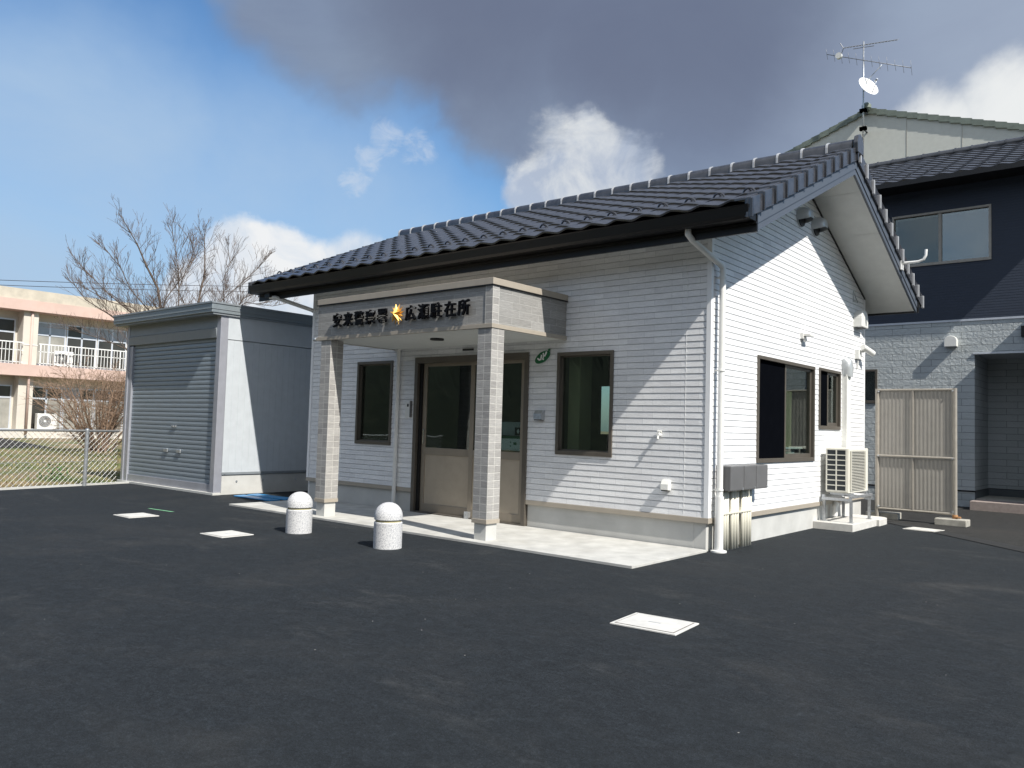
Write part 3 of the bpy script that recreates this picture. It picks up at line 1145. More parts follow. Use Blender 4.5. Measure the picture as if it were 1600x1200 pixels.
# ---- porch
CX0, CX1, CY = -6.0, -2.265, -1.65
cn = MB()
cn.box(CX0, CY + .01, 2.845, CX1 - .01, -0.012, 3.36)
CN = cn.build('porch_canopy', M['tile_gray'], PB)
cs = MB()
cs.box(CX0 + .03, CY + .04, 2.80, CX1 - .04, -0.012, 2.845)
cs.build('ceiling_board', M['soffit'], CN)
cb = MB()
cb.box(CX0 - .01, CY - .012, 3.362, CX1 + .012, -0.002, 3.45)
ring_ = MB()
cb.build('top_fascia', M['beige'], CN, bevel=0.004)
cb = MB()
cb.box(CX0 - .01, CY - .012, 2.79, CX1 + .012, CY + .03, 2.846)
cb.box(CX1 - .03, CY + .03, 2.79, CX1 + .012, -0.012, 2.846)
cb.box(CX0 - .01, CY + .03, 2.79, CX0 + .03, -0.012, 2.846)
cb.build('bottom_fascia', M['beige'], CN, bevel=0.003)
dl = MB()
dl.box(CX0 - .02, CY - .016, 3.350, CX1 + .016, -0.002, 3.361)
dl.build('drip_edge', M['black'], CN)
lp = MB()
lp.lathe((-3.975, -0.96, 2.775), [(0.10, 0.0), (0.105, 0.004), (0.105, 0.026)], 24)
lp.build('downlight', M['black'], CN)
lp = MB()
lp.tube([(CX0 - .02, CY + 0.02, 2.82), (CX0 - .10, CY + .02, 2.815)], 0.03, 10)
lp.build('porch_drain_spout', M['hood'], CN)

# corner tile strips on the canopy
cst = MB()
cst.box(CX1 - .13, CY, 2.848, CX1, CY + .13, 3.348)
cst.build('corner_tile', M['tile_post'], CN)
for px in (-2.265, -5.645):
    pm = MB()
    pm.box(px - .247, CY + 0.004, 0.30, px, CY + .25, 2.79)
    po = pm.build('porch_post', M['tile_post' if px > -3 else 'tile_post_left'], PB, bevel=0.002)
    pm = MB()
    pm.box(px - .255, CY - .006, 0.245, px + .008, CY + .258, 0.30)
    pm.build('post_band', M['beige'], po, bevel=0.003)
    pm = MB()
    pm.box(px - .228, CY + .022, 0.02, px - .02, CY + .232, 0.245)
    pm.build('post_base', M['concrete'], po, bevel=0.004)

# lettering on the porch face
chars = list('安来警察署') + [None] + list('広瀬駐在所')
xs_ = [-5.454, -5.193, -4.930, -4.667, -4.401, -4.083, -3.793, -3.528, -3.273, -3.005, -2.750]
Rm = Matrix.Rotation(pi / 2, 4, 'X')
for ch, x in zip(chars, xs_):
    if ch is None:
        continue
    me = text_mesh(ch, 0.222, 0.016, 0.0048)
    bb = [v.co for v in me.vertices]
    cxm = (min(v.x for v in bb) + max(v.x for v in bb)) / 2
    cym = (min(v.y for v in bb) + max(v.y for v in bb)) / 2
    me.transform(Matrix.Translation((-cxm, -cym, 0)))
    me.transform(Rm)
    me.transform(Matrix.Translation((x, CY - 0.035, 3.085)))
    me.materials.clear()
    me.materials.append(M['letter'])
    me.name = 'sign_letter'
    o = bpy.data.objects.new('sign_letter', me)
    COL.objects.link(o)
    o.parent = CN
# gold star emblem: five-pointed star with folded facets over a burst of rays
em = MB()
ecx, ecz, eyf = -4.085, 3.085, CY - 0.02


def star(mb, n, R, r, d0, d1, ph=0.0):
    c_ = mb.vert((ecx, eyf - d1, ecz))
    bk = mb.vert((ecx, eyf - d0 + .004, ecz))
    p = []
    for k in range(2 * n):
        an = pi / 2 + ph + k * pi / n
        rr = R if k % 2 == 0 else r
        p.append(mb.vert((ecx + rr * cos(an), eyf - d0, ecz + rr * sin(an))))
    for k in range(2 * n):
        mb.f.append([c_, p[k], p[(k + 1) % (2 * n)]])
        mb.f.append([bk, p[(k + 1) % (2 * n)], p[k]])


star(em, 5, 0.135, 0.045, 0.035, 0.085)
star(em, 12, 0.160, 0.070, 0.0, 0.050, RAD(15))
em.build('gold_star_emblem', M['gold'], CN)

# ---- roof
zr = 5.93
eY = -0.72
D = YR - eY
for sg, nm in ((1, 'front'), (-1, 'rear')):
    mbt, xs, tw = tiled_slope(XG0, XG1, YR, zr, sg, D, SL, 0.351, 0.3955)
    TR = mbt.build('roof_tiles', M['roof'], PB, recalc=False)
    if sg == 1:
        ncol = int(round((XG1 - XG0) / tw))
        dd = D - 0.351 * 1.45
        for row_d, offs in ((dd, 0.5),):
            for k in range(ncol):
                sgm = MB()
                x = XG0 + tw * (k + offs)
                z = zr - SL * row_d + 0.020
                y = YR - row_d
                pts = [(x + 0.075 * cos(a), y - 0.004 - 0.01 * sin(a), z + 0.012 + 0.068 * sin(a)) for a in [pi * i / 8 for i in range(9)]]
                sgm.tube(pts, 0.013, 6)
                sgm.tube([(pts[4][0], pts[4][1], pts[4][2] - .006), (x, y + 0.14, z + 0.055)], 0.012, 6)
                sgm.build('snow_guard', M['roof'], TR)
ud = MB()       # roof deck below the tiles
ud.prism([(XG0 + .02, eY + .06, zr - SL * (D - .06) - .02), (XG0 + .02, YR, zr - .02), (XG0 + .02, 2 * YR - eY - .06, zr - SL * (D - .06) - .02),
          (XG0 + .02, 2 * YR - eY - .06, zr - SL * (D - .06) - .06), (XG0 + .02, YR, zr - .07), (XG0 + .02, eY + .06, zr - SL * (D - .06) - .06)], 0, (XG1 - XG0 - .05, 0, 0))
ud.build('roof_deck', M['black'], PB)
# ridge caps
rc = MB()
xx = XG0
while xx < XG1 + .02:
    x2 = min(xx + 0.3955, XG1 + .04)
    prof = []
    for k in range(9):
        a = pi * k / 8
        prof.append((YR - 0.125 * cos(a), zr + 0.05 + 0.105 * sin(a)))
    prof = [(YR - .125, zr - .03)] + prof + [(YR + .125, zr - .03)]
    A = [rc.vert((xx + .03, y, z)) for y, z in prof]
    B = [rc.vert((x2, y, z - 0.008)) for y, z in prof]
    for k in range(len(prof) - 1):
        rc.f.append([A[k], A[k + 1], B[k + 1], B[k]])
        rc.smooth.add(len(rc.f) - 1)
    rc.f.append(A)
    rc.f.append(B[::-1])
    # raised collar
    prof2 = [(YR + (y - YR) * 1.07, z + (0.011 if z > zr else 0)) for y, z in prof]
    xx += 0.3955
RT = rc.build('ridge_tiles', M['roof'], PB)
for q in range(26):
    xq = XG0 + q * .3955
    col = MB()
    A = [col.vert((xq, y, z)) for y, z in prof2]
    B = [col.vert((xq + .032, y, z)) for y, z in prof2]
    for k in range(len(prof2) - 1):
        col.f.append([A[k], A[k + 1], B[k + 1], B[k]])
    col.f.append(A)
    col.f.append(B[::-1])
    col.build('ridge_collar', M['collar'], RT)
ro = MB()       # ridge end ornament
ro.prism([(XG1 + .02, YR - .13, zr - .10), (XG1 + .02, YR + .13, zr - .10), (XG1 + .02, YR + .15, zr + .06), (XG1 + .02, YR + .10, zr + .17),
          (XG1 + .02, YR, zr + .215), (XG1 + .02, YR - .10, zr + .17), (XG1 + .02, YR - .15, zr + .06)], 0, (0.07, 0, 0))
ro.build('ridge_end_tile', M['roof'], PB, bevel=0.012)
# verge tiles on both gable ends
for xs0, xs1, nm in ((XG1 - .02, XG1 + .05, 'r'), (XG0 - .05, XG0 + .02, 'l')):
    vt = MB()
    lips = []
    for sg in (1, -1):
        k = 0
        dl = D + 0.02
        while dl > 0.02:
            du_ = max(dl - 0.351, 0.0)
            yl, yu = YR - sg * dl, YR - sg * du_
            zl, zu = zr - SL * dl, zr - SL * du_
            wth = (XG1 - .02 - .13) if nm == 'r' else xs0
            # hanging leaf
            vt.prism([(xs0, yl, zl - .165), (xs0, yu, zu - .185), (xs0, yu, zu + .03), (xs0, yl, zl + .062)], 0, (xs1 - xs0, 0, 0))
            # lip at the lower end
            xo = xs1 + .012 if nm == 'r' else xs0 - .012
            xi = xs1 - .05 if nm == 'r' else xs0 + .05
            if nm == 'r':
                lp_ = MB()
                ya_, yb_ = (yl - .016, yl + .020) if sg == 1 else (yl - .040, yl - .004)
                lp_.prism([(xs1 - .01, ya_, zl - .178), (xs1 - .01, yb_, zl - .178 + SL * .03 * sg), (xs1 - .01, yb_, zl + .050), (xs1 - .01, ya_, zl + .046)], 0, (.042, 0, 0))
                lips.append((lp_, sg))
            vt.prism([(min(xo, xi), yl - sg * .012, zl - .175), (min(xo, xi), yl + sg * .022, zl - .167), (min(xo, xi), yl + sg * .022, zl + .068), (min(xo, xi), yl - sg * .012, zl + .060)], 0, (abs(xo - xi), 0, 0))
            # top return lying on the roof
            if nm == 'r':
                vt.prism([(XG1 - .15, yl, zl + .035), (XG1 - .15, yu, zu + .025), (XG1 - .15, yu, zu + .045), (XG1 - .15, yl, zl + .068)], 0, (.14, 0, 0))
            dl -= 0.351
    VT = vt.build('verge_tiles', M['roof'], PB, bevel=0.006)
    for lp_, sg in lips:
        lp_.build('verge_lip', M['lip_shade'] if sg == 1 else M['collar'], VT, bevel=0.006)  # front lips coloured dark for shade, rear lips pale for sun glint
# barge boards
for xa in (XG1 - .03, XG0 - .005):
    bg = MB()
    for sg in (1, -1):
        ye = YR - sg * 3.72
        bg.prism([(xa, YR, 5.53), (xa, ye, 5.53 - SL * 3.72), (xa, ye, 5.53 - SL * 3.72 + .27), (xa, YR, 5.80)], 0, (0.035, 0, 0))
        bg.prism([(xa + .035, YR, 5.62), (xa + .035, ye, 5.62 - SL * 3.72), (xa + .035, ye, 5.62 - SL * 3.72 + .17), (xa + .035, YR, 5.79)], 0, (0.012, 0, 0))
    bg.build('barge_board', M['barge'], PB)
# gable soffits
for xa, xb in ((0.0, XG1 - .03), (XG0 + .03, BL)):
    so = MB()
    for sg in (1, -1):
        ye = YR - sg * 3.72
        so.quad((xa, YR, 5.56), (xb, YR, 5.56), (xb, ye, 5.56 - SL * 3.72), (xa, ye, 5.56 - SL * 3.72))
        if xa == 0.0:
            yw_ = YR - sg * 3.1
            so.quad((BL, yw_, 5.56 - SL * 3.1), (0.0, yw_, 5.56 - SL * 3.1), (0.0, ye, 5.56 - SL * 3.72), (BL, ye, 5.56 - SL * 3.72))
    for dd in (0.55, 1.65, 2.75):
        pass
    so.build('gable_soffit', M['soffit'], PB, recalc=False)
sj = MB()
for dd in (0.42, 1.42, 2.45):
    for sg in (1, -1):
        y = YR - sg * dd
        z = 5.559 - SL * dd
        sj.quad((0.03, y - .004, z - SL * .004), (XG1 - .04, y - .004, z - SL * .004), (XG1 - .04, y + .004, z - .001), (0.03, y + .004, z - .001))
sj.build('soffit_joint', M['hood'], PB, recalc=False)
tr = MB(side)
for sg in (1, -1):
    ye = YR - sg * 3.2
    tr.prism([(YR, 0.0, 5.53), (ye, 0.0, 5.53 - SL * 3.2), (ye, 0.0, 5.56 - SL * 3.2), (YR, 0.0, 5.56)], 0, (0, .025, 0))
tr.build('eaves_trim', M['black'], PB)
# eaves: fascia, soffit, gutters
for sg in (1, -1):
    yw = 0.0 if sg == 1 else BD
    yf = YR - sg * 3.73
    ev = MB()
    ev.box(XG0 - .005, min(yf, yf + sg * .03), 3.862, XG1 + .04, max(yf, yf + sg * .03), 4.10)
    ev.box(XG0 - .005, min(yf - sg * .03, yf), 3.955, XG1 + .045, max(yf - sg * .03, yf), 3.975)
    ev.build('eaves_fascia', M['black'], PB)
    gu = MB()
    y0, y1 = sorted((yf - sg * .005, yf - sg * .155))
    gx1 = XG1 + .03
    y_out = yf - sg * .155
    gu.prism([(XG0 - .02, yf - sg * .005, 3.985), (XG0 - .02, yf - sg * .19, 3.985), (XG0 - .02, yf - sg * .215, 4.02), (XG0 - .02, yf - sg * .24, 4.125),
              (XG0 - .02, yf - sg * .25, 4.14), (XG0 - .02, yf - sg * .225, 4.14), (XG0 - .02, yf - sg * .005, 4.10)], 0, (gx1 - XG0 + .02, 0, 0))
    GU = gu.build('gutter', M['black'], PB)
    if sg == 1:
        gb = MB()
        gb.box(-9.12, yf - .125, 3.89, -8.95, yf - .02, 3.99)
        gb.build('gutter_outlet', M['black'], GU)
# rain pipes
pp = MB()
pp.tube([(-0.02, -0.60, 4.0), (-0.02, -0.60, 3.93), (0.0, -0.53, 3.87), (0.085, 0.09, 3.66), (0.10, 0.125, 3.62), (0.10, 0.13, 3.55), (0.10, 0.125, 0.68)], 0.040, 14)
PP = pp.build('downpipe', M['pipe'], PB)
p2 = MB()
p2.tube([(0.10, 0.125, 0.70), (0.10, 0.12, 0.02)], 0.056, 16)
p2.lathe((0.10, 0.12, 0.0), [(0.10, 0.0), (0.10, 0.02), (0.058, 0.03)], 18)
p2.build('pipe_sleeve', M['pipe'], PP)
p2 = MB()
for z in (3.50, 2.3, 0.78):
    p2.tube([(0.10, 0.125, z - .012), (0.10, 0.125, z + .012)], 0.048, 14)
    p2.box(0.0, 0.115, z - .01, 0.10, 0.135, z + .01)
p2.build('pipe_bracket', M['offwhite'], PP)
pp = MB()
pp.tube([(-9.03, -0.58, 3.9), (-8.86, -0.56, 3.88), (-8.40 - .04, -0.03, 3.68), (-8.43, 0.10, 3.62), (-8.43, 0.10, 0.0)], 0.04, 12)
pp.build('downpipe', M['pipe'], PB)
pp = MB()
pp.tube([(-5.833, -0.055, 2.80), (-5.833, -0.055, 0.03)], 0.036, 12)
pp.build('porch_downpipe', M['pipe'], PB)

# ---- wall fittings
ic = MB(front)
ic.box(-5.645, 0.0, 1.62, -5.515, 0.03, 1.89)
IC = ic.build('intercom', M['offwhite'], PB, bevel=0.004)
ic = MB(front)
ic.box(-5.60, 0.03, 1.80, -5.56, 0.033, 1.85)
ic.build('intercom_lens', M['black'], IC)
ic = MB(front)
ic.box(-5.515, 0.005, 1.62, -5.495, 0.05, 1.90)
ic.build('intercom_cover', M['greybox'], IC)
sn = MB(front)
sn.box(-4.33, 0.0, 2.715, -4.10, 0.03, 2.745)
sn.build('door_sensor', M['black'], PB, bevel=0.003)


def box_hood(f, u, z, w, h, d, m):
    mb = MB(f)
    mb.prism([(u - w / 2, 0, z - h / 2), (u - w / 2, d, z - h / 2 + .01), (u - w / 2, d * .95, z + h * .1), (u - w / 2, d * .55, z + h / 2), (u - w / 2, 0, z + h / 2)], 0, (w, 0, 0))
    o = mb.build('vent_hood', m, PB, bevel=0.006)
    s = MB(f)
    s.box(u - w / 2 + .012, 0.01, z - h / 2 - .004, u + w / 2 - .012, d - .008, z - h / 2 + .012)
    s.build('vent_grille', M['black'], o)
    return o


box_hood(front, -2.70, 1.69, 0.15, 0.15, 0.10, M['silver'])
box_hood(front, -0.575, 0.80, 0.115, 0.14, 0.09, M['offwhite'])
bb_ = MB(front)
bb_.tube([(-0.69, 0.0, 1.455), (-0.69, 0.075, 1.455)], 0.022, 10)
bb_.tube([(-0.69, 0.03, 1.455), (-0.69, 0.03, 1.50)], 0.014, 8)
bb_.tube([(-0.72, 0.03, 1.50), (-0.66, 0.03, 1.50)], 0.012, 8)
bb_.tube([(-0.69, 0.06, 1.455), (-0.685, 0.085, 1.40)], 0.014, 8)
bb_.tube([(-0.69, 0.0, 1.455), (-0.69, 0.008, 1.455)], 0.045, 14)
bb_.build('wall_fitting', M['offwhite'], PB)
# green leaf-shaped plate
gp = MB(front)
n = 28
cu_, cz_ = -2.688, 2.555
outl = []
for k in range(n):
    a = 2 * pi * k / n
    r = 0.105 * (1 + 0.45 * abs(cos(a)) ** 4)
    lx, lz = r * cos(a), 0.74 * r * sin(a)
    t = RAD(27)
    outl.append((cu_ + lx * cos(t) - lz * sin(t), 0.014, cz_ + lx * sin(t) + lz * cos(t)))
gp.prism(outl, 0, (0, 0.012, 0))
gp.tube([(cu_ + .120, 0.012, cz_ + .105), (cu_ + .120, .026, cz_ + .105)], 0.018, 10)
GP = gp.build('green_leaf_sign', M['green'], PB)
gw = MB(front)
for pts, r in (([(-.085, -.018), (-.055, -.040), (-.025, -.030), (-.012, .035)], .013),
               ([(.018, .060), (.028, .020), (.012, -.030), (.030, -.035)], .012),
               ([(.044, .010), (.070, .055), (.078, .082)], .012)):
    gw.tube([(cu_ + x, 0.026, cz_ + z) for x, z in pts], r, 8)
gw.build('sign_mark', M['white'], GP)
# round hooded vents in the gable
for y, z in ((3.045, 4.945), (3.70, 4.93)):
    hm = MB()
    R = 0.155
    S, T = 16, 6
    rings = []
    for t in range(T + 1):
        ph = (pi / 2) * t / T
        d = 0.20 * sin(ph)
        rr = R * (cos(ph) * 0.55 + 0.45)
        row = []
        for s in range(S + 1):
            a = -0.15 * pi + 1.3 * pi * s / S
            row.append(hm.vert((d, y + rr * cos(a) * 1.0, z + rr * sin(a) * (1.0))))
        rings.append(row)
    for t in range(T):
        for s in range(S):
            hm.f.append([rings[t][s], rings[t][s + 1], rings[t + 1][s + 1], rings[t + 1][s]])
            hm.smooth.add(len(hm.f) - 1)
    hm.f.append(rings[-1][:])
    hm.tube([(0.012, y, z), (0.03, y, z)], R * 1.02, 24)
    o = hm.build('round_vent_hood', M['hood'], PB)
    k = MB()
    k.tube([(0.03, y, z - .02), (0.05, y, z - .02)], R * .85, 20)
    k.build('vent_mouth', M['black'], o)
# large hood near the far corner
hm = MB(side)
prof = [(5.93 + 0.19 * cos(a), 3.66 + 0.17 * sin(a)) for a in [pi * i / 12 for i in range(13)]]
prof = [(5.93 + .19, 3.51)] + prof + [(5.93 - .19, 3.51)]
hm.prism([(a, 0.0, b) for a, b in prof], 0, (0, 0.16, 0))
HB = hm.build('large_vent_hood', M['offwhite'], PB, bevel=0.012)
k = MB(side)
k.box(5.80, .02, 3.503, 6.06, .14, 3.52)
k.build('vent_mouth', M['black'], HB)
lm = MB(side)
lm.box(3.10, 0, 3.02, 3.24, .06, 3.12)
lm.box(3.12, .06, 3.06, 3.30, .16, 3.10)
lm.tube([(3.17, .05, 3.04), (3.17, .07, 2.98)], .03, 10)
lm.build('outside_lamp', M['offwhite'], PB, bevel=0.005)
cm = MB(side)
cm.box(5.83, 0, 2.93, 6.0, .08, 3.10)
cm.tube([(5.92, .06, 3.06), (6.0, .15, 3.09)], .022, 8)
cm.tube([(5.90, .13, 3.15), (6.20, .22, 3.05)], .055, 14)
cm.tube([(5.92, .04, 2.93), (5.93, .03, 2.75)], .012, 6)
CM = cm.build('security_camera', M['offwhite'], PB, bevel=0.004)
k = MB(side)
k.tube([(6.20, .22, 3.05), (6.215, .225, 3.045)], .042, 14)
k.build('camera_lens', M['black'], CM)
bk = MB(side)
bk.tube([(5.70, .02, 4.16), (5.70, .02, 3.98), (5.95, .02, 3.98), (5.70, .02, 4.16)], .010, 6)
bk.tube([(5.70, .0, 3.98), (5.70, .10, 3.98)], .010, 6)
bk.build('wall_bracket', M['hood'], PB)
# refrigerant duct with curved head
dc = MB(side)
dc.box(5.11, 0.0, 0.55, 5.31, .105, 2.62)
DC = dc.build('pipe_duct', M['offwhite'], PB, bevel=0.012)
dh = MB(side)
dh.tube([(5.21, .055, 2.56), (5.21, .06, 2.70), (5.20, .05, 2.80), (5.19, .0, 2.86)], [.105, .115, .115, .09], 14)
dh.build('duct_elbow', M['hood'], DC)
# hook on the barge board
hk = MB()
hk.box(XG1 + .02, 5.69, 4.48, XG1 + .045, 5.84, 4.72)
hk.tube([(XG1 + .04, 5.765, 4.60), (XG1 + .30, 5.765, 4.60), (XG1 + .385, 5.765, 4.63), (XG1 + .42, 5.765, 4.70), (XG1 + .425, 5.765, 4.80)], .024, 12)
hk.build('flag_hook', M['white'], PB)
# meter boxes and conduits
for k, (a, b) in enumerate(((0.20, 0.60), (0.615, 0.99), (1.005, 1.38))):
    mb = MB(side)
    mb.box(a, 0.0, 0.765, b, 0.215, 1.085)
    o = mb.build('meter_box', M['greybox'], PB, bevel=0.014)
    mb = MB(side)
    mb.box(b - .055, .215, .77, b - .025, .222, .80)
    mb.build('box_latch', M['silver'], o)
cd = []
ys = [0.235, 0.31, 0.385, 0.53, 0.61, 0.69, 0.86, 0.935, 1.02, 1.09]
for y in ys:
    mb = MB()
    mb.tube([(0.075, y, 0.79), (0.075, y, 0.0)], 0.032, 10)
    mb.build('conduit', M['ivory'], PB)
mb = MB()
mb.box(0.0, 0.20, 0.46, 0.112, 1.13, 0.478)
for y in (0.46, 0.78):
    mb.box(0.02, y - .01, .44, .10, y + .01, .52)
mb.build('conduit_strap', M['ivory'], PB)

# ================================================================== STORAGE SHED
SH = thing('storage_shed', (-12, -1.05, 0), 'grey steel storage shed with roller shutter and flat roof left of the police box', 'shed')
sx0, sx1, sy0, sy1 = -14.03, -9.98, -1.05, 2.4
mb = MB()
mb.box(sx0 - .12, sy0 - .02, -.05, sx1 + .02, sy0 + .15, .045)
mb.box(sx1 - .10, sy0 + .15, -.05, sx1 - .01, sy1, .40)
mb.box(sx0 + .01, sy0 + .15, -.05, sx0 + .10, sy1, .40)
mb.build('shed_foundation', M['concrete'], SH, bevel=.006)
mb = MB()
x = sy0 + .16
zt = 3.56
ribs = []
while x < sy1:
    e = min(x + .145, sy1)
    mb.box(sx1 - .03, x, .44, sx1, e - .005, 3.08)
    mb.box(sx1 - .03, e - .005, .44, sx1 - .003, e, 3.08)
    x = e
mb.box(sx1 - .03, sy0 + .16, 3.095, sx1 + .004, sy1, zt)
mb.box(sx0, sy0 + .16, .40, sx0 + .03, sy1, zt)
mb.box(sx0 + .03, sy1 - .03, .40, sx1 - .03, sy1, zt)
mb.build('wall_panel', M['shedwall'], SH)
mb = MB()
mb.box(sx1 - .035, sy0 + .16, .395, sx1 + .014, sy1, .445)
mb.build('base_rail', M['shedtrim'], SH, bevel=.003)
mb = MB()
for y in (sy0 + .5, sy0 + 1.1, sy0 + 1.9):
    mb.tube([(sx1 - .012, y, .26), (sx1 + .004, y, .26)], .02, 10)
mb.tube([(sx1, sy0 + .22, .42), (sx1 + .022, sy0 + .22, .42)], .014, 8)
mb.build('anchor_bolt', M['silver'], SH)
mb = MB()
mb.box(sx1 - .15, sy0, .045, sx1, sy0 + .17, zt)
mb.box(sx1 - .21, sy0 + .03, .045, sx1 - .15, sy0 + .10, 3.14)
mb.build('corner_post', M['frame_lilac'], SH, bevel=.006)
mb = MB()
mb.box(sx0, sy0, .045, sx0 + .10, sy0 + .17, zt)
mb.box(sx0 + .10, sy0 + .02, .045, sx0 + .26, sy0 + .10, 3.10)
mb.build('corner_post', M['frame_lilac'], SH, bevel=.006)
mb = MB()
mb.box(sx0 + .10, sy0 + .01, 3.30, sx1 - .15, sy0 + .12, zt)
mb.prism([(sx0 + .10, sy0 + .0, 3.12), (sx0 + .10, sy0 - .02, 3.30), (sx0 + .10, sy0 + .02, 3.335), (sx0 + .10, sy0 + .12, 3.335), (sx0 + .10, sy0 + .12, 3.12)], 0, (sx1 - .15 - sx0 - .10, 0, 0))
mb.build('shutter_header', M['shedtrim'], SH)
mb = MB()
SHN = 31
z0, z1 = 0.20, 3.14
ph = (z1 - z0) / SHN
for k in range(SHN):
    za = z0 + k * ph
    pr = [(0.0, 0), (0.008, .07), (0.012, .45), (0.009, .86), (-0.012, .90), (-0.012, 1.0)]
    for (d0, t0), (d1, t1) in zip(pr[:-1], pr[1:]):
        mb.quad((sx0 + .26, sy0 + .075 - d0, za + t0 * ph), (sx1 - .21, sy0 + .075 - d0, za + t0 * ph), (sx1 - .21, sy0 + .075 - d1, za + t1 * ph), (sx0 + .26, sy0 + .075 - d1, za + t1 * ph))
RS = mb.build('roller_shutter', M['shutter'], SH, recalc=False)
mb = MB()
mb.box(sx0 + .26, sy0 + .04, .05, sx1 - .21, sy0 + .085, .20)
mb.build('bottom_rail', M['frame_lilac'], RS, bevel=.004)
for (x, z, w) in ((-12.05, .80, .16), (-11.50, .80, .16)):
    mb = MB()
    mb.box(x - w / 2, sy0 + .03, z - .035, x + w / 2, sy0 + .06, z + .035)
    mb.build('shutter_handle', M['silver'], RS, bevel=.006)
mb = MB()
mb.box(-11.86, sy0 + .03, 1.30, -11.76, sy0 + .056, 1.335)
mb.box(-11.72, sy0 + .03, 1.30, -11.66, sy0 + .056, 1.335)
mb.build('shutter_lock', M['silver'], RS, bevel=.004)
mb = MB()
mb.box(sx0 - .22, sy0 - .24, 3.59, sx1 + .06, sy1 + .2, 3.79)
SR = mb.build('shed_roof', M['shedroof'], SH, bevel=.01)
mb = MB()
mb.box(sx0 - .235, sy0 - .255, 3.77, sx1 + .075, sy1 + .2, 3.805)
mb.box(sx0 - .20, sy0 - .20, 3.555, sx1 + .04, sy1 + .2, 3.59)
mb.box(sx0 - .23, sy0 - .25, 3.66, sx1 + .07, sy1 + .2, 3.668)
mb.build('roof_rim', M['shedtrim'], SR)
mb = MB()
mb.box(sx0 - .21, sy0 + .3, 3.40, sx0 - .02, sy0 + .8, 3.56)
mb.build('roof_gutter', M['shedtrim'], SH)


# ================================================================== BOLLARDS
def bollard(loc, label):
    t = thing('bollard', loc, label, 'bollard', 'granite bollards in front of the porch')
    mb = MB()
    x, y, z = loc
    R = .172
    mb.lathe((x, y, -.02), [(R, 0), (R, .325), (R - .008, .335), (R - .03, .337)], 40)
    mb.build('bollard_body', M['granite'], t)
    mb = MB()
    mb.lathe((x, y, .31), [(R - .018, 0), (R - .018, .05)], 32)
    mb.build('bollard_groove', M['curtain'], t)
    mb = MB()
    pr = [(R - .03, .336), (R - .008, .338), (R, .346), (R, .375)]
    for k in range(1, 13):
        a = pi / 2 * k / 12
        pr.append((R * cos(a) ** .92 + .0004, .375 + .172 * sin(a)))
    mb.lathe((x, y, 0), pr, 40)
    mb.build('bollard_dome', M['granite'], t)
    return t


bollard((-2.795, -2.84, 0), 'speckled white granite bollard with domed top, the nearer one beside the right porch post')
bollard((-4.555, -2.875, 0), 'speckled white granite bollard with domed top, the farther one beside the left porch post')


# ================================================================== COVERS AND MARKS
def cover(cx_, cy_, w, d, rot, label):
    t = thing('utility_cover', (cx_, cy_, 0), label, 'cover', 'pale concrete utility covers set in the asphalt')
    def f(u, v, z):
        return (cx_ + u * cos(rot) - v * sin(rot), cy_ + u * sin(rot) + v * cos(rot), z)
    mb = MB(f)
    mb.box(-w / 2, -d / 2, -.05, w / 2, d / 2, .009)
    mb.build('cover_frame', M['white_conc'], t, bevel=.003)
    mb = MB(f)
    mb.box(-w / 2 + .035, -d / 2 + .035, .0085, w / 2 - .035, d / 2 - .035, .013)
    mb.build('cover_lid', M['white_conc'], t, bevel=.002)
    mb = MB(f)
    ring(MBr := MB(lambda a, b, c: f(a, c, b)), -w / 2 + .028, w / 2 - .028, -d / 2 + .028, d / 2 - .028, .008, .006, .0115)
    MBr.build('cover_joint', M['bronze'], t)
    mb = MB(f)
    mb.box(-.05, -.008, .0125, .05, .008, .0145)
    mb.build('lifting_slot', M['hood'], t)
    return t


cover(1.44, -3.806, .545, .46, RAD(5), 'square pale concrete cover alone in the open asphalt nearest the camera')
cover(-4.955, -3.70, .52, .46, RAD(1), 'pale concrete cover in the asphalt, left of the farther bollard')
cover(-7.565, -3.67, .52, .46, RAD(0), 'pale concrete cover farthest left, in front of the grey shed')
cover(1.30, 5.22, .50, .44, RAD(-8), 'narrow-looking pale cover in the asphalt in front of the tan screen')

mb = MB()
mb.quad((-8.40, -3.10, .004), (-7.72, -3.04, .004), (-7.70, -2.995, .004), (-8.38, -3.06, .004))
tag(mb.build('paint_mark', M['greenchalk'], recalc=False), 'short pale green painted line on the asphalt before the shed', 'paint mark')
for k, (pts, lab) in enumerate((
        (((-9.55, -.86), (-8.35, -.84), (-8.35, -.62), (-9.60, -.60)), 'flat blue plastic strip on the asphalt by the shed, the nearer of the pair'),
        (((-9.62, -.52), (-8.35, -.50), (-8.35, -.20), (-9.68, -.25)), 'flat blue plastic strip on the asphalt by the shed, the farther of the pair'))):
    mb = MB()
    mb.prism([(a, b, .004) for a, b in pts], 0, (0, 0, .02))
    tag(mb.build('blue_sheet', M['bluesheet'], bevel=.004), lab, 'plastic sheet', 'blue strips lying by the shed')

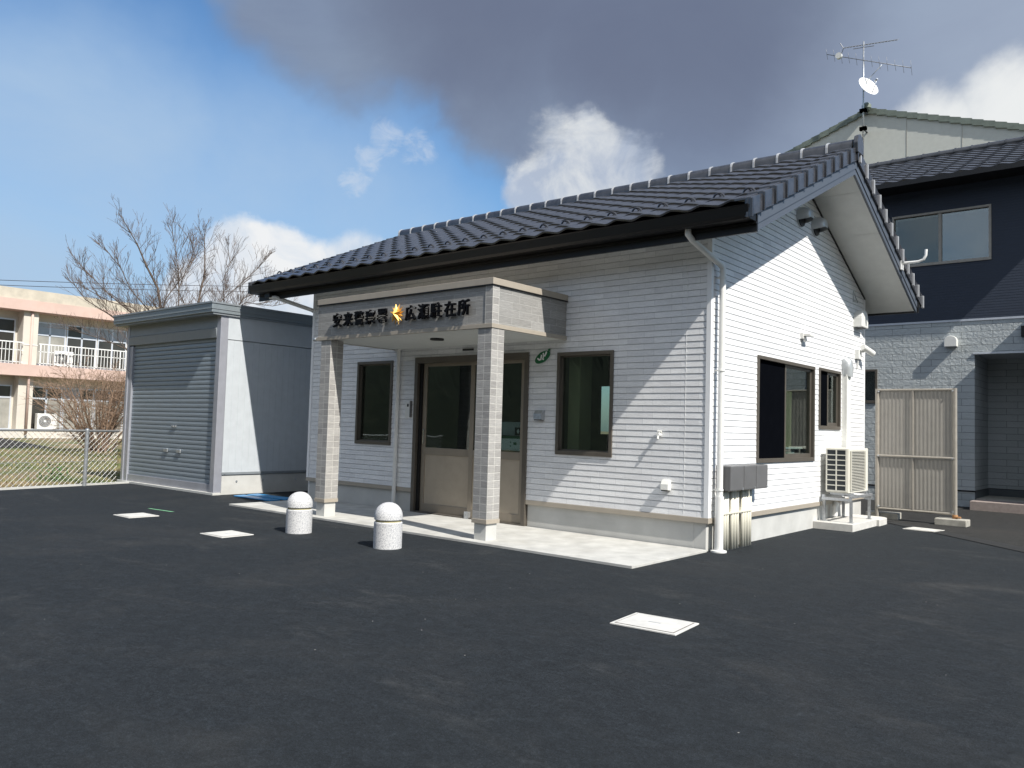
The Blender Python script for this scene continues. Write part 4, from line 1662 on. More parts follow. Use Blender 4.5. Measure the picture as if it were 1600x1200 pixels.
# ================================================================== AIR CONDITIONER, STAND, PAD
AX0, AX1, AY0, AY1, AZ0, AZ1 = 0.10, 0.47, 4.05, 5.10, 0.565, 1.31
AC = thing('outdoor_unit', (0.28, 4.57, AZ0), 'cream air conditioner outdoor unit standing on a steel stand beside the side wall', 'air conditioner')
mb = MB()
mb.box(AX0, AY0 + .01, AZ0 + .02, AX1 - .01, AY1 - .005, AZ1)
mb.build('casing', M['ivory_case'], AC, bevel=.012)
mb = MB()       # side grille of broad cells facing the camera
ring(mb_ := MB(lambda u, d, z: (u, AY0 + .01 - d, z)), AX0, AX1 - .035, AZ0 + .04, AZ1 - .01, .022, 0, .014)
cells = 8
hz = (AZ1 - .03 - AZ0 - .06) / cells
for k in range(1, cells):
    mb_.box(AX0 + .02, .0, AZ0 + .06 + k * hz - .008, AX1 - .055, .014, AZ0 + .06 + k * hz + .008)
mb_.box((AX0 + AX1 - .035) / 2 - .010, 0, AZ0 + .06, (AX0 + AX1 - .035) / 2 + .010, .016, AZ1 - .03)
mb_.build('side_grille', M['ivory_case'], AC)
mb = MB()
mb.box(AX0 + .02, AY0 + .001, AZ0 + .062, AX1 - .056, AY0 + .008, AZ1 - .032)
mb.build('coil', M['darkcoil'], AC)
mb = MB()       # front fan grille facing +X
for k in range(26):
    z = AZ0 + .07 + k * (AZ1 - AZ0 - .12) / 25
    mb.box(AX1, AY0 + .08, z - .0042, AX1 + .010, AY1 - .22, z + .0042)
for y in (AY0 + .08, AY1 - .22):
    mb.box(AX1 - .004, y - .01, AZ0 + .06, AX1 + .016, y + .01, AZ1 - .04)
mb.build('fan_grille', M['ivory_case'], AC)
mb = MB()
mb.box(AX1 - .012, AY0 + .08, AZ0 + .06, AX1 - .004, AY1 - .22, AZ1 - .04)
mb.build('fan_opening', M['darkcoil'], AC)
mb = MB()
mb.box(AX0 + .03, AY0 + .12, AZ0 - .02, AX1 + .02, AY0 + .18, AZ0 + .02)
mb.box(AX0 + .03, AY1 - .20, AZ0 - .02, AX1 + .02, AY1 - .14, AZ0 + .02)
mb.build('foot', M['silver'], AC)

SD = thing('unit_stand', (0.28, 4.57, .12), 'galvanised steel stand with four legs under the air conditioner', 'stand')
mb = MB()
for x in (0.075, 0.50):
    mb.box(x - .02, 4.0, .505, x + .02, 5.15, .545)
for y in (4.02, 5.12):
    mb.box(0.055, y - .025, .46, 0.52, y + .025, .504)
mb.build('stand_frame', M['silver'], SD, bevel=.003)
for x in (0.075, 0.50):
    for y in (4.05, 5.02):
        mb = MB()
        mb.box(x - .022, y - .004, .12, x + .022, y + .004, .46)
        mb.box(x + .014, y - .022, .12, x + .022, y + .022, .46)
        mb.box(x - .04, y - .04, .115, x + .04, y + .04, .125)
        mb.build('leg', M['silver'], SD)
PD = MB()
PD.box(-0.028, 3.84, -.05, 0.595, 5.12, .115)
ang = [(0.595 - .22 + .22 * cos(a), 5.78 - .22 + .22 * sin(a)) for a in [pi / 2 * k / 8 for k in range(9)]]
PD.prism([(-0.028, 5.12, -.05), (0.64, 5.12, -.05), (0.64, 5.45, -.05)] + [(a + .04, b, -.05) for a, b in ang] + [(-0.028, 5.78, -.05)], 0, (0, 0, .155))
tag(PD.build('equipment_pad', M['white_conc'], bevel=.006), 'pale concrete pad with a rounded end under the air conditioner stand', 'concrete pad')
pt = MB()
pt.tube([(0.06, 4.62, .15), (0.06, 4.62, .30), (0.06, 4.70, .36)], .05, 12)
tag(pt.build('drain_fitting', M['pipe']), 'short white pipe stub standing on the pad under the air conditioner', 'pipe')

# ================================================================== TAN SCREEN
PX0, PX1, PY, PZ0, PZ1 = 0.24, 1.53, 6.42, 0.20, 2.40
PT = thing('privacy_screen', (0.88, PY, 0), 'tan corrugated plastic screen in a pipe frame standing before the grey house', 'screen')
mb = MB()
n = 220
for (za, zb) in ((PZ0 + .03, 1.14), (1.20, PZ1 - .03)):
    a = []
    b = []
    for k in range(n + 1):
        x = PX0 + .02 + (PX1 - PX0 - .04) * k / n
        y = PY + .0022 * sin(x * 2 * pi / .066)
        a.append(mb.vert((x, y, za)))
        b.append(mb.vert((x, y, zb)))
    for k in range(n):
        mb.f.append([a[k], a[k + 1], b[k + 1], b[k]])
        mb.smooth.add(len(mb.f) - 1)
mb.build('corrugated_sheet', M['corrug'], PT, recalc=False)
mb = MB()
for x, zb in ((PX0, 0.02), (PX1, 0.13)):
    mb.tube([(x, PY, zb), (x, PY, PZ1 + .01)], .036, 14)
for z in (PZ0, PZ1 - .015):
    mb.tube([(PX0, PY - .012, z), (PX1, PY - .012, z)], .022, 10)
mb.tube([(PX0, PY - .018, 1.17), (PX1, PY - .018, 1.17)], .026, 10)
mb.tube([((PX0 + PX1) / 2 - .03, PY - .022, PZ0), ((PX0 + PX1) / 2 - .03, PY - .022, PZ1)], .010, 8)
mb.build('pipe_frame', M['tanframe'], PT)
mb = MB()
for z in (.24, 1.17, 2.36):
    for x in (PX0 + .03, PX1 - .03):
        mb.tube([(x, PY - .045, z), (x, PY + .03, z)], .016, 8)
mb.build('pipe_clamp', M['silver'], PT)
mb = MB()
mb.tube([(PX1 - .02, PY - .02, .145), (PX1 + .10, PY - .05, .150)], .018, 8)
mb.tube([(PX1, PY, .12), (PX1, PY, .19)], .045, 10)
mb.build('rusty_clamp', M['rust'], PT)


def block(cx_, cy_, w, d, h, rot, label):
    def f(u, v, z):
        return (cx_ + u * cos(rot) - v * sin(rot), cy_ + u * sin(rot) + v * cos(rot), z)
    mb = MB(f)
    mb.box(-w / 2, -d / 2, 0, w / 2, d / 2, h)
    tag(mb.build('concrete_block', M['oldblock'], bevel=.012), label, 'concrete block', 'concrete blocks under the tan screen')


block(1.49, 6.40, .50, .30, .12, RAD(-2), 'weathered concrete block under the right post of the tan screen')
block(0.30, 6.62, .56, .30, .12, RAD(4), 'weathered concrete block under the left post of the tan screen')

# ================================================================== GREY AND NAVY HOUSE
HS = thing('two_storey_house', (2, 11.05, 0), 'two-storey house with navy upper floor and pale stone lower floor behind the tan screen', 'house')
HY = 11.05
hx0, hx1 = -3.2, 9.0
holesA = [(1.02, 4.2, -0.2, 3.45), (-2.35, -1.045, 2.33, 3.15)]
A = lambda u, d, z: (u, HY - d, z)
mb = holed_wall(A, hx0, hx1, 0.36, 4.20, 0.0, holesA)
mb.map = None
mb.quad((1.02, HY, .36), (1.02, 12.66, .36), (1.02, 12.66, 3.45), (1.02, HY, 3.45))
mb.quad((1.02, 12.66, .36), (4.2, 12.66, .36), (4.2, 12.66, 3.45), (1.02, 12.66, 3.45))
mb.quad((4.2, HY, .36), (4.2, 12.66, .36), (4.2, 12.66, 3.45), (4.2, HY, 3.45))
mb.quad((hx0, HY, .36), (hx0, 17, .36), (hx0, 17, 4.2), (hx0, HY, 4.2))
mb.build('stone_clad_wall', M['stone'], HS, recalc=False)
mb = MB()
mb.box(2.45, 10.30, .36, hx1, HY - .004, 4.62)  # unseen block, added and sized to throw shade on wall and porch
WG = mb.build('unseen_shade_wing', M['stone'], HS)
mb = MB()
mb.box(1.02, HY + .002, 3.45, 4.2, 12.66, 3.46)
mb.box(hx0, HY - .02, 4.20, 2.44, HY + .01, 4.245)
mb.box(1.0, HY - .03, 3.435, 2.44, HY, 3.475)
mb.build('string_course', M['alu'], HS)
holesB = [(-0.72, 1.362, 5.56, 6.82)]
mb = holed_wall(A, hx0, hx1, 4.245, 7.45, 0.0, holesB)
zz = 4.245
mb2 = lap_siding(A, 4.245, 7.45, lambda z: hx0, lambda z: hx1, holesB, pitch=0.06, out=0.004, groove=0.0, gh=0.004)
mb2.map = None
mb2.quad((hx0, HY, 4.245), (hx0, 18, 4.245), (hx0, 18, 7.45), (hx0, HY, 7.45))
mb2.f.append([mb2.vert(p) for p in [(hx0, HY, 7.45), (hx0, 18, 7.45), (hx0, 14.5, 9.0)]])
mb2.quad((3.55, HY, 4.245), (3.55, 18, 4.245), (3.55, 18, 7.45), (3.55, HY, 7.45))
mb2.build('navy_siding_wall', M['navy'], HS, recalc=False)
mb = MB()
mb.box(hx0 + .02, HY + .02, -.1, 1.04, HY + .3, .36)
mb.box(1.04, 12.60, -.1, 4.2, 12.70, .36)
mb.box(1.0, HY + .3, -.1, 1.04, 12.60, .36)
mb.build('house_foundation', mat('dark_grey_foundation', (0.10, 0.115, 0.125), 0.8), HS)
mb = MB()
mb.box(hx0, HY - .015, .345, 1.035, HY + .02, .375)
mb.box(1.005, HY, .345, 1.035, 12.66, .375)
mb.box(1.035, 12.63, .345, 4.2, 12.66, .375)
mb.build('base_flashing', M['black'], HS)
mb = MB()
mb.box(1.06, 10.25, -.05, 4.8, HY + .05, .195)
ST = mb.build('porch_step', M['pinktile'], HS, bevel=.008)
mb = MB()
mb.box(1.04, HY + .05, -.05, 4.2, 12.6, .20)
mb.build('porch_floor', M['oldblock'], HS)


def house_window(u0, u1, z0, z1, m, mid=True, nm='window', w=.05):
    mb = MB(A)
    ring(mb, u0, u1, z0, z1, w, -.10, .03, wb=w * 1.3)
    o = mb.build(nm, m, HS, bevel=.003)
    um = (u0 + u1) / 2
    if mid:
        s = MB(A)
        s.box(um - .03, -.07, z0 + w * 1.3, um + .03, .01, z1 - w)
        s.build('mullion', m, o)
    for gi, (a, b) in enumerate( ((u0 + w, um - .03), (um + .03, u1 - w)) if mid else ((u0 + w, u1 - w),)):
        g_ = MB(A)
        g_.box(a, -.05, z0 + w * 1.3, b, -.042, z1 - w)
        g_.build('pane', M['glass_up'] if gi == 1 else M['glass'], o)
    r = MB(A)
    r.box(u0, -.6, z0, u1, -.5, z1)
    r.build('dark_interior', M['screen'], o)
    return o


house_window(-0.72, 1.362, 5.56, 6.82, M['tanframe'])
house_window(-2.35, -1.045, 2.33, 3.15, M['bronze'], mid=False, nm='lower_window')
# roof of the house
ezr, ey, hD = 9.22, 10.40, 4.1
for sg in (1, -1):
    mbt, xs, tw = tiled_slope(-3.6, 3.75, ey + hD, ezr, sg, hD, 0.43, 0.351, 0.3955)
    T2 = mbt.build('house_roof_tiles', M['roof'], HS, recalc=False)
    if sg == 1:
        ncol = int(round((3.75 + 3.6) / tw))
        dd = hD - .351 * 1.45
        for k in range(0, ncol, 1):
            x = -3.6 + tw * (k + .5)
            z = ezr - .43 * dd + .02
            y = ey + hD - dd
            pts = [(x + .075 * cos(a), y, z + .012 + .068 * sin(a)) for a in [pi * i / 6 for i in range(7)]]
            sgm = MB()
            sgm.tube(pts, .013, 5)
            sgm.build('snow_guard', M['roof'], T2)
mb = MB()
xx = -3.6
while xx < 3.75:
    mb.tube([(xx + .03, ey + hD, ezr + .05), (min(xx + .3955, 3.8), ey + hD, ezr + .045)], .105, 14)
    mb.tube([(xx, ey + hD, ezr + .05), (xx + .035, ey + hD, ezr + .05)], .120, 14)
    xx += .3955
mb.build('house_ridge_tiles', M['roof'], HS)
mb = MB()
mb.box(-3.6, ey + .08, 7.37, 3.75, ey + .12, 7.50)
mb.box(-3.6, ey + .12, 7.37, 3.75, HY, 7.39)
mb.box(-3.6, ey - .06, 7.36, 3.75, ey + .07, 7.47)
mb.prism([(3.70, ey + .10, 7.36), (3.70, ey + hD, 9.05), (3.70, ey + hD, 9.25), (3.70, ey + .10, 7.50)], 0, (.06, 0, 0))
mb.build('house_eaves', M['black'], HS)
hm = MB(A)
prof = [(0.56 + .13 * cos(a), 3.76 + .11 * sin(a)) for a in [pi * i / 10 for i in range(11)]]
prof = [(0.56 + .13, 3.62)] + prof + [(0.56 - .13, 3.62)]
hm.prism([(a, 0.0, b) for a, b in prof], 0, (0, .15, 0))
hm.build('vent_hood', M['offwhite'], HS, bevel=.01)
mb = MB(A)
mb.box(1.93, 0, 3.78, 2.10, .12, 4.02)
mb.build('porch_lamp', M['black'], HS, bevel=.006)

# ================================================================== CREAM GABLE BUILDING + AERIAL
GB = thing('gabled_building', (-3.9, 20, 0), 'tall building with a cream gable wall and green-grey stepped roof edge behind the navy house', 'building')
mb = MB()
gz, gsl = 13.10, .352
mb.f.append([mb.vert(p) for p in [(-11.5, 20, 0), (3.7, 20, 0), (3.7, 20, gz - gsl * 7.6), (-3.9, 20, gz), (-11.5, 20, gz - gsl * 7.6)]])
mb.build('gable_wall', M['gable'], GB, recalc=False)
mb = MB()
for x in (-6.2, -3.9 + 1.3, -.9):
    mb.box(x - .006, 19.992, 6, x + .006, 20, gz - gsl * abs(x + 3.9) - .02)
mb.build('wall_joint', M['tanframe'], GB)
mb = MB()
for sg in (1, -1):
    for k in range(23):
        x0_, x1_ = -3.9 + sg * k * .33, -3.9 + sg * (k + 1) * .33
        z0_ = gz - gsl * k * .33
        mb.prism([(x0_, 19.93, z0_ - .09), (x1_, 19.93, z0_ - .09 - .07), (x1_, 19.93, z0_ + .12 - .085), (x0_, 19.93, z0_ + .12)], 0, (0, 9, 0))
mb.build('stepped_roof', M['verdigris'], GB)
mb = MB()
mb.lathe((-3.88, 19.84, gz + .12), [(.10, -.14), (.16, -.06), (.16, .06), (.08, .14)], 14)
mb.build('ridge_finial', M['verdigris'], GB)

AN = thing('tv_aerial', (-3.905, 19.55, 11.6), 'rooftop mast with two television aerials and a white satellite dish against the sky', 'aerial')
mb = MB()
mb.tube([(-3.905, 19.55, 11.3), (-3.905, 19.55, 15.5)], .027, 10)
mb.build('mast', M['silver'], AN)
mb = MB()
for z in (12.35, 13.0):
    mb.tube([(-3.905, 19.55, z), (-3.905, 20.0, z)], .03, 8)
    mb.box(-4.02, 19.48, z - .06, -3.79, 19.62, z + .06)
mb.build('mast_bracket', M['hood'], AN)

pa, pb = Vector((-5.131, 19.40, 15.321)), Vector((-2.31, 19.40, 14.051))
mb.tube([tuple(pa), tuple(pb)], .014, 6)
for k in range(12):
    t = k / 11
    q = pa.lerp(pb, t)
    hl = .16 + .03 * ((k * 7) % 3)
    mb.tube([(q.x, q.y - .10, q.z + hl), (q.x, q.y + .10, q.z - hl)], .006, 5)
mb.build('lower_aerial', M['aerial_metal'], AN)
mb = MB()
mb.tube([(-3.25, 19.4, 14.42), (-3.85, 19.5, 13.95)], .014, 6)
mb.build('aerial_strut', M['silver'], AN)
q = pa.lerp(pb, .155)
mb = MB()
mb.tube([(q.x, q.y - .10, q.z), (q.x, q.y + .02, q.z)], .11, 14)
mb.build('aerial_box', M['offwhite'], AN)
mb = MB()       # upper aerial
pa, pb = Vector((-4.594, 19.55, 15.462)), Vector((-2.774, 19.55, 15.229))
mb.tube([tuple(pa), tuple(pb)], .016, 6)
for k in range(18):
    q = pa.lerp(pb, k / 17)
    mb.tube([(q.x - .01, q.y - .10, q.z - .07), (q.x + .01, q.y + .10, q.z + .07)], .007, 5)
mb.tube([(-4.70, 19.5, 15.65), (-4.594, 19.55, 15.45), (-4.70, 19.6, 15.25)], .014, 6)
mb.tube([(-4.26, 19.55, 15.33), (-3.55, 19.55, 15.24)], .012, 6)
mb.build('upper_aerial', M['aerial_metal'], AN)
dish = MB()
dc_ = Vector((-3.70, 19.40, 13.77))
ax = Vector((0.78, -0.45, 0.42)).normalized()
u_ = ax.cross(Vector((0, 0, 1))).normalized()
v_ = ax.cross(u_)
rgs = []
for k in range(7):
    r = .40 * k / 6
    dpt = .10 * (k / 6) ** 2 - .08
    rgs.append([dish.vert(dc_ + ax * dpt + (u_ * cos(2 * pi * j / 28) + v_ * sin(2 * pi * j / 28)) * r) for j in range(28)])
for k in range(6):
    for j in range(28):
        dish.f.append([rgs[k][j], rgs[k][(j + 1) % 28], rgs[k + 1][(j + 1) % 28], rgs[k + 1][j]])
        dish.smooth.add(len(dish.f) - 1)
DO = dish.build('satellite_dish', M['white'], AN, recalc=False)
mb = MB()
mb.tube([tuple(dc_ + v_ * .38), tuple(dc_ + ax * .36 + v_ * .12)], .014, 6)
mb.tube([tuple(dc_ + ax * .30 + v_ * .08), tuple(dc_ + ax * .42 + v_ * .08)], .035, 8)
mb.tube([tuple(dc_ - ax * .08), (-3.905, 19.55, 13.70)], .03, 8)
mb.build('dish_arm', M['silver'], DO)

# ================================================================== SCHOOL
SX = -48.96
SB = thing('school_building', (SX, 10, 0), 'long two-storey cream school block with salmon bands and balcony railings far left', 'building')
S = lambda u, d, z: (SX + d, u, z)
y0_, y1_ = -14.0, 31.0
mb = MB(S)
mb.box(y0_, -9, 0, y1_, -1.25, 8.35)
SCW = mb.build('school_wall', M['schoolwall'], SB)
mb = MB(S)
mb.box(y0_, -9, 8.371, y1_, -.06, 9.02)
mb.build('parapet', M['parapet'], SB)
mb = MB(S)
mb.box(y0_, -9.1, 7.727, y1_, 0.0, 8.37)
mb.build('eaves_band', M['salmon'], SB)
mb = MB(S)
mb.box(y0_, -1.25, 3.77, y1_, 0.0, 4.46)
mb.build('balcony_slab', M['salmon'], SB)
mb = MB(S)
mb.box(y0_, -1.25, 0.0, y1_, -.35, .46)
mb.build('plinth', M['schoolwall'], SB)
for yp in (-9.0, -.2, 8.45, 17.1, 25.7):
    mb = MB(S)
    mb.box(yp, -1.25, .46, yp + .83, -.55, 3.77)
    mb.box(yp, -1.25, 4.46, yp + .83, -.30, 7.727)
    p_ = mb.build('pier', M['schoolwall'], SB)
    mb = MB(S)
    mb.tube([(yp + .46, -.44 + .20, .2), (yp + .46, -.44 + .20, 7.7)], .075, 10)
    mb.build('rainwater_pipe', M['salmon'], p_)
rs_ = random.Random(5)


def school_window(y, w, z0, z1, split, up):
    mb = MB(S)
    D0 = -1.25
    ring(mb, y, y + w, z0, z1, .07, D0 - .02, D0 + .06)
    mb.box(y + .07, D0, split - .05, y + w - .07, D0 + .05, split + .05)
    mb.box(y + w / 2 - .05, D0, z0 + .07, y + w / 2 + .05, D0 + .05, z1 - .07)
    o = mb.build('window', M['alu'], SB)
    for a, b in ((y + .07, y + w / 2 - .05), (y + w / 2 + .05, y + w - .07)):
        g_ = MB(S)
        g_.box(a, D0, z0 + .07, b, D0 + .02, split - .05)
        g_.build('pane', M['paleglass'] if rs_.random() < (.2 if up else .7) else M['darkglass'], o)
        g_ = MB(S)
        g_.box(a, D0, split + .05, b, D0 + .02, z1 - .07)
        g_.build('pane', M['darkglass'] if rs_.random() < .7 else M['paneblue'], o)
    return o


for bay in (-8.15, .65, 9.32, 17.95):
    wd = 7.7 / 4
    for k in range(4):
        school_window(bay + k * wd + .03, wd - .06, 4.52, 7.25, 6.45, True)
        if rs_.random() < .95:
            school_window(bay + k * wd + .03, wd - .06, .50, 3.2, 2.45, False)
mb = MB(S)
for a, b in ((y0_, 8.44), (9.30, 17.05), (17.95, y1_)):
    mb.box(a, -.10, 5.74, b, -.04, 5.80)
    mb.box(a, -.09, 4.56, b, -.05, 4.60)
    mb.box(a, -.09, 5.28, b, -.05, 5.32)
    y = a + .1
    kk = 0
    while y < b:
        w = .035 if kk % 8 == 0 else .014
        mb.box(y - w, -.09, 4.46, y + w, -.05, 5.77)
        y += .20
        kk += 1
mb.box(8.44, -.29, 5.66, 9.30, -.27, 5.70)
mb.build('balcony_railing', M['rail_white'], SB)

for (y, z, lab) in ((9.50, .50, 'white air conditioner unit on the ground before the school wall'), (10.4, 4.46, 'white air conditioner unit behind the school balcony railing')):
    t = thing('outdoor_unit', (SX - .3, y + .5, z), lab, 'air conditioner', 'air conditioner units at the school')
    mb = MB(S)
    mb.box(y, -.62 if z < 1 else -1.0, z + .06, y + 1.12, -.20 if z < 1 else -.62, z + 1.02)
    d0 = -.20 if z < 1 else -.62
    mb.box(y + .1, d0 - .35, z, y + .2, d0 - .05, z + .06)
    mb.box(y + .9, d0 - .35, z, y + 1.0, d0 - .05, z + .06)
    mb.build('casing', M['offwhite'], t, bevel=.02)
    mb = MB(S)
    mb.tube([(y + .42, d0, z + .55), (y + .42, d0 + .012, z + .55)], .34, 26)
    mb.build('fan_opening', M['greybox'], t)
    mb = MB(S)
    for rr in (.12, .20, .28, .35):
        mb.tube([(y + .42 + rr * cos(2 * pi * k / 24), d0 + .02, z + .55 + rr * sin(2 * pi * k / 24)) for k in range(25)], .008, 5, cap=False)
    mb.tube([(y + .42, d0 + .012, z + .55), (y + .42, d0 + .035, z + .55)], .07, 12)
    mb.build('fan_guard', M['offwhite'], t)

# ================================================================== CHAIN-LINK FENCE
fx = lambda y: -13.38 - (y + 1.8) * .19 + .02
FN = thing('chain_link_fence', (-13.3, -2.1, 0), 'low galvanised chain-link fence with steel posts along the edge of the lot', 'fence')
ya, yb = -7.4, -1.40
mb = MB()
mb.tube([(fx(ya), ya, 1.165), (fx(yb), yb, 1.165)], .024, 8)
mb.build('top_rail', M['fence_steel'], FN)
for y in (-6.1, -4.1, -2.13):
    mb = MB()
    mb.tube([(fx(y) + .035, y, -.1), (fx(y) + .035, y, 1.19)], .040, 12)
    mb.lathe((fx(y) + .035, y, 1.185), [(.044, 0), (.040, .02), (.015, .035)], 12)
    mb.build('post', M['silver'], FN)
mb = MB()
P_ = .115
h0, h1 = .04, 1.15
y = ya - 1.15
while y < yb:
    for sg in (1, -1):
        a0, a1 = y, y + (h1 - h0)
        za, zb = (h0, h1) if sg == 1 else (h1, h0)
        if a0 < ya:
            t = (ya - a0) / (a1 - a0)
            za, a0 = za + (zb - za) * t, ya
        if a1 > yb:
            t = (yb - a0) / (a1 - a0)
            zb, a1 = za + (zb - za) * t, yb
        if a1 > a0:
            mb.tube([(fx(a0) + sg * .003, a0, za), (fx(a1) + sg * .003, a1, zb)], .0032, 4, cap=False)
    y += P_
mb.tube([(fx(ya) + .01, ya, .52), (fx(yb) + .01, yb, .52)], .004, 4)
mb.build('wire_mesh', M['fence_steel'], FN)


# ================================================================== BARE TREES
def twig_tree(name, base_x, limbs, label, seed, r0, depth_spread, n_side, twig_mat, group=None, levels=3):
    R_ = random.Random(seed)
    b0 = limbs[0][0]
    t = thing(name, (base_x, b0[0], 0), label, 'tree' if 'tree' in name else 'shrub', group)
    big, fine_m = MB(), MB()

    def grow(p, d, length, r, lvl):
        if lvl == 0 or length < .12:
            return
        n = 4 if lvl > 1 else 3
        pts = [p.copy()]
        dd = d.copy()
        for k in range(n):
            dd = (dd + Vector((R_.uniform(-1, 1), R_.uniform(-1, 1), R_.uniform(-.6, .9))) * .10).normalized()
            pts.append(pts[-1] + dd * (length / n))
        rs = [max(.0042, r * (1 - .75 * k / n)) for k in range(n + 1)]
        (big if lvl > 2 else fine_m).tube([tuple(q) for q in pts], rs, 5 if lvl > 2 else 3, cap=False)
        m = n_side if lvl > 2 else n_side - 1
        for k in range(m):
            f_ = R_.uniform(.25, 1.0)
            i = min(n - 1, int(f_ * n))
            q = pts[i].lerp(pts[i + 1], f_ * n - i)
            side_ = Vector((R_.uniform(-1, 1), R_.uniform(-1, 1), R_.uniform(-.2, .9))).normalized()
            nd = (dd * 1.0 + side_ * .62).normalized()
            grow(q, nd, length * R_.uniform(.5, .8), r * .5, lvl - 1)

    for li, limb in enumerate(limbs):
        n = len(limb)
        dirx = R_.uniform(-1, 1) * depth_spread
        pts = []
        for k, (y, z) in enumerate(limb):
            h = (z - limb[0][1])
            pts.append(Vector((base_x + (dirx * h * .35 if li else .05 * sin(k)), y + R_.uniform(-.03, .03), z)))
        if li:
            # root the limb on the trunk line
            L0 = limbs[0]
            best = min(L0, key=lambda q: abs(q[1] - limb[0][1]))
            pts[0] = Vector((base_x, limb[0][0], limb[0][1]))
        ra = r0 if li == 0 else r0 * .52 * max(.55, 1 - limb[0][1] / 12)
        rs = [max(.012, ra * (1 - .88 * k / (n - 1))) for k in range(n)]
        big.tube([tuple(p) for p in pts], rs, 8)
        for k in range(n - 1):
            if pts[k].z < 1.6 and li == 0 and r0 > .1:
                continue
            seg = (pts[k + 1] - pts[k])
            cnt = int(seg.length / .12) + 1
            for j in range(cnt):
                q = pts[k].lerp(pts[k + 1], R_.random())
                sd = Vector((R_.uniform(-1, 1), R_.uniform(-1, 1), R_.uniform(-.1, 1))).normalized()
                nd = (seg.normalized() * .8 + sd * .8).normalized()
                frac = (k + .5) / (n - 1)
                grow(q, nd, R_.uniform(.42, .95) * (1.15 - .45 * frac), max(.008, rs[k] * .28), levels)
        q = pts[-1]
        for j in range(3):
            nd = ((pts[-1] - pts[-2]).normalized() + Vector((R_.uniform(-1, 1), R_.uniform(-1, 1), R_.uniform(-.3, .6))) * .5).normalized()
            grow(q, nd, R_.uniform(.25, .5), rs[-1] * .7, levels)
    big.build('trunk', M['bark'], t)
    fine_m.build('crown', twig_mat, t, recalc=False)
    return t


L1 = [[(4.1, -0.02), (3.73, 2.63), (3.5, 4.35), (3.37, 5.21), (3.19, 6.1), (2.76, 6.81), (2.35, 7.5), (1.82, 8.15)],
      [(3.5, 4.35), (3.05, 5.17), (2.31, 5.89), (1.9, 6.65), (1.39, 7.18)],
      [(3.64, 3.49), (2.48, 5.09), (1.59, 5.72), (0.97, 6.29), (0.72, 6.56)],
      [(3.37, 5.21), (3.48, 5.75), (4.11, 6.65), (4.49, 7.39), (4.32, 7.92)],
      [(3.6, 4.15), (3.97, 5.36), (3.77, 6.59), (3.58, 7.49), (3.4, 8.0)],
      [(3.86, 1.76), (3.05, 3.02), (2.5, 3.5), (1.93, 3.83), (1.2, 4.06), (0.18, 4.25)],
      [(3.73, 2.63), (2.73, 4.27), (1.66, 4.98), (0.86, 5.38), (0.46, 5.82)],
      [(3.64, 3.49), (2.92, 4.72), (2.26, 5.27), (1.45, 5.36), (0.7, 5.66)]]
L2 = [[(6.26, -0.11), (5.91, 2.77), (5.56, 4.63), (5.26, 5.68), (5.55, 7.14), (5.5, 8.06), (5.46, 8.5)],
      [(5.56, 4.63), (4.9, 5.56), (4.5, 6.27), (4.77, 7.1), (4.99, 7.7)],
      [(5.78, 4.18), (5.92, 5.91), (6.74, 6.76), (7.5, 7.6), (7.69, 7.9)],
      [(5.86, 3.71), (6.35, 5.68), (6.1, 6.85), (6.36, 7.6), (6.2, 8.0)],
      [(5.97, 3.01), (6.95, 5.84), (7.75, 6.32), (8.96, 6.34), (10.01, 6.65)],
      [(5.95, 3.48), (7.02, 6.3), (7.9, 6.8), (8.9, 7.0)]]
L1 = [[(4.1 + (y - 4.1) * .92 + .18, z * .965) for y, z in l] for l in L1]
L2 = [[(5.9 + (y - 5.9) * .95 + .1, z * .965) for y, z in l] for l in L2]
twig_tree('bare_tree', -22, L1, 'leafless tree with the tall leaning top, rising just behind the left of the shed', 11, .085, .6, 3, M['twig'], 'leafless trees behind the shed')
twig_tree('bare_tree', -23, L2, 'leafless tree spreading to the right, between the shed and the police box roof', 23, .072, .6, 3, M['twig'], 'leafless trees behind the shed')

# dense leafless thicket by the fence: many stems from one stool
SHR = thing('bare_shrub', (-30, 5.1, 0), 'dense brown leafless shrub of many thin stems between fence and school', 'shrub')
Rr = random.Random(41)
bs_, bf_ = MB(), MB()


def sgrow(p, d, ln, r, lvl):
    n = 3
    pts = [p]
    dd = d
    for k in range(n):
        dd = (dd + Vector((Rr.uniform(-1, 1), Rr.uniform(-1, 1), Rr.uniform(-.6, .8))) * .2).normalized()
        pts.append(pts[-1] + dd * ln / n)
    bf_.tube([tuple(q) for q in pts], [max(.0045, r * (1 - .7 * k / n)) for k in range(n + 1)], 3, cap=False)
    if lvl > 0:
        for k in range(3):
            sgrow(pts[Rr.randint(1, 3)], (dd + Vector((Rr.uniform(-1, 1), Rr.uniform(-1, 1), Rr.uniform(-.6, .6))) * .9).normalized(), ln * .65, r * .6, lvl - 1)


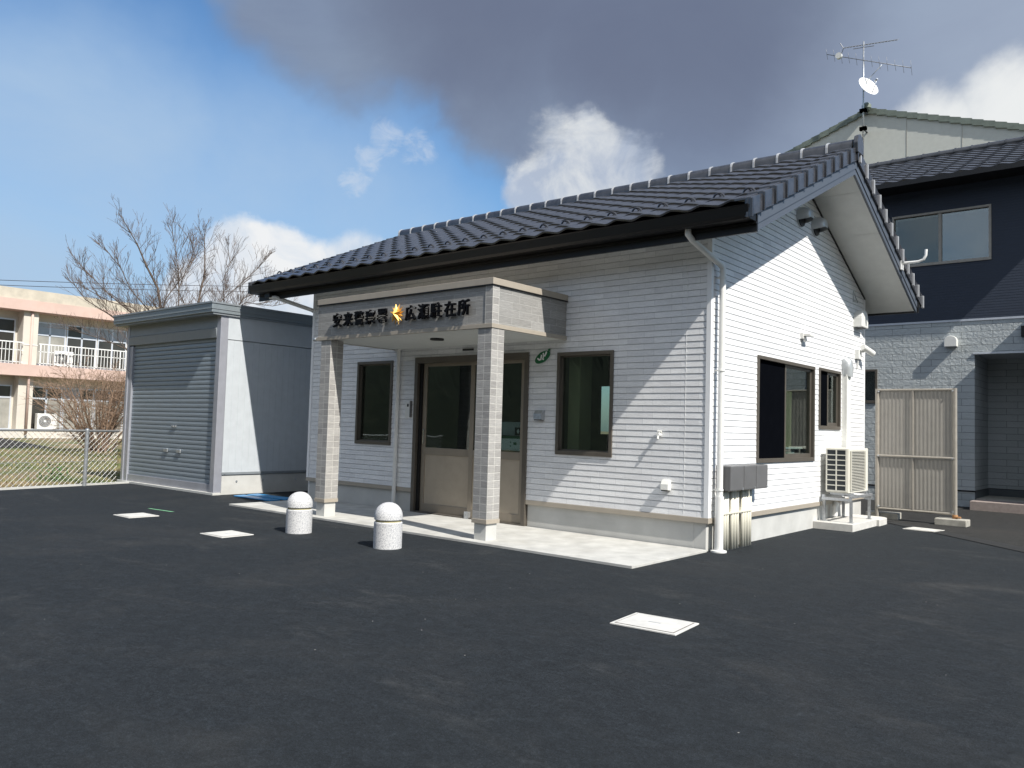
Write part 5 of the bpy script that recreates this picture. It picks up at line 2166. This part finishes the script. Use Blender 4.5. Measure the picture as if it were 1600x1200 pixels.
for k in range(46):
    an = Rr.uniform(0, 2 * pi)
    lean = Rr.random() ** .7
    b = Vector((-30 + .45 * cos(an) * Rr.random(), 5.15 + .5 * sin(an) * Rr.random(), -.05))
    hgt = Rr.uniform(2.6, 3.9) * (1 - .25 * lean)
    out = Vector((cos(an), sin(an), 0)) * lean
    pts = [b]
    for j in range(1, 7):
        t = j / 6
        pts.append(b + Vector((out.x * 1.3 * t ** 1.3 * 1.1, out.y * 2.1 * t ** 1.3 * 1.1, hgt * t ** (1 + .2 * lean))) + Vector((Rr.uniform(-.05, .05), Rr.uniform(-.05, .05), 0)))
    bs_.tube([tuple(q) for q in pts], [.034 * (1 - .8 * j / 6) + .004 for j in range(7)], 5, cap=False)
    for j in range(2, 7):
        for m in range(2 if j < 4 else 4):
            d = (Vector((out.x, out.y, .5)) + Vector((Rr.uniform(-1, 1), Rr.uniform(-1, 1), Rr.uniform(-.5, .8)))).normalized()
            sgrow(pts[j - 1].lerp(pts[j], Rr.random()), d, Rr.uniform(.3, .8), .009, 2 if Rr.random() < .3 else 1)
bs_.build('stem', M['bush_twig'], SHR)
bf_.build('crown', M['bush_twig'], SHR, recalc=False)


# small weeds
def weed(x, y, s, seed, label):
    R_ = random.Random(seed)
    mb = MB()
    for k in range(150):
        an = R_.uniform(0, 2 * pi)
        rr = s * R_.random() ** .6
        h = s * 1.1 * R_.random() * (1.1 - rr / s * .6)
        c_ = Vector((x + rr * cos(an), y + rr * sin(an), max(0.0, h)))
        l = s * R_.uniform(.12, .26)
        d = Vector((R_.uniform(-1, 1), R_.uniform(-1, 1), R_.uniform(-.3, 1))).normalized()
        w = d.cross(Vector((R_.uniform(-1, 1), R_.uniform(-1, 1), R_.uniform(-1, 1)))).normalized() * l * .3
        mb.f.append([mb.vert(c_ - d * l * .1), mb.vert(c_ + d * l * .4 + w), mb.vert(c_ + d * l), mb.vert(c_ + d * l * .4 - w)])
    tag(mb.build('weed', M['leaf'], recalc=False, origin=(x, y, 0)), label, 'weed', kind='stuff')


weed(-14.6, -4.4, .26, 1, 'low dark green weed growing behind the fence at the far left')
weed(-15.4, -1.9, .36, 2, 'bright green weed at the foot of the fence beside the shed')

# overhead wires
for k, (za, zb, sag, lab) in enumerate(((6.98, 9.35, .25, 'upper thin black overhead wire crossing behind the bare trees'), (6.86, 9.05, .30, 'lower thin black overhead wire crossing behind the bare trees'))):
    mb = MB()
    pts = []
    for i in range(25):
        t = i / 24
        pts.append((-35 - .1 * k, -6 + 32 * t, za - .9 + (zb - za + 1.9) * t - sag * 4 * t * (1 - t) + .25))
    mb.tube(pts, .014, 5)
    tag(mb.build('overhead_wire', M['wire'], origin=pts[0]), lab, 'wire', 'overhead wires')
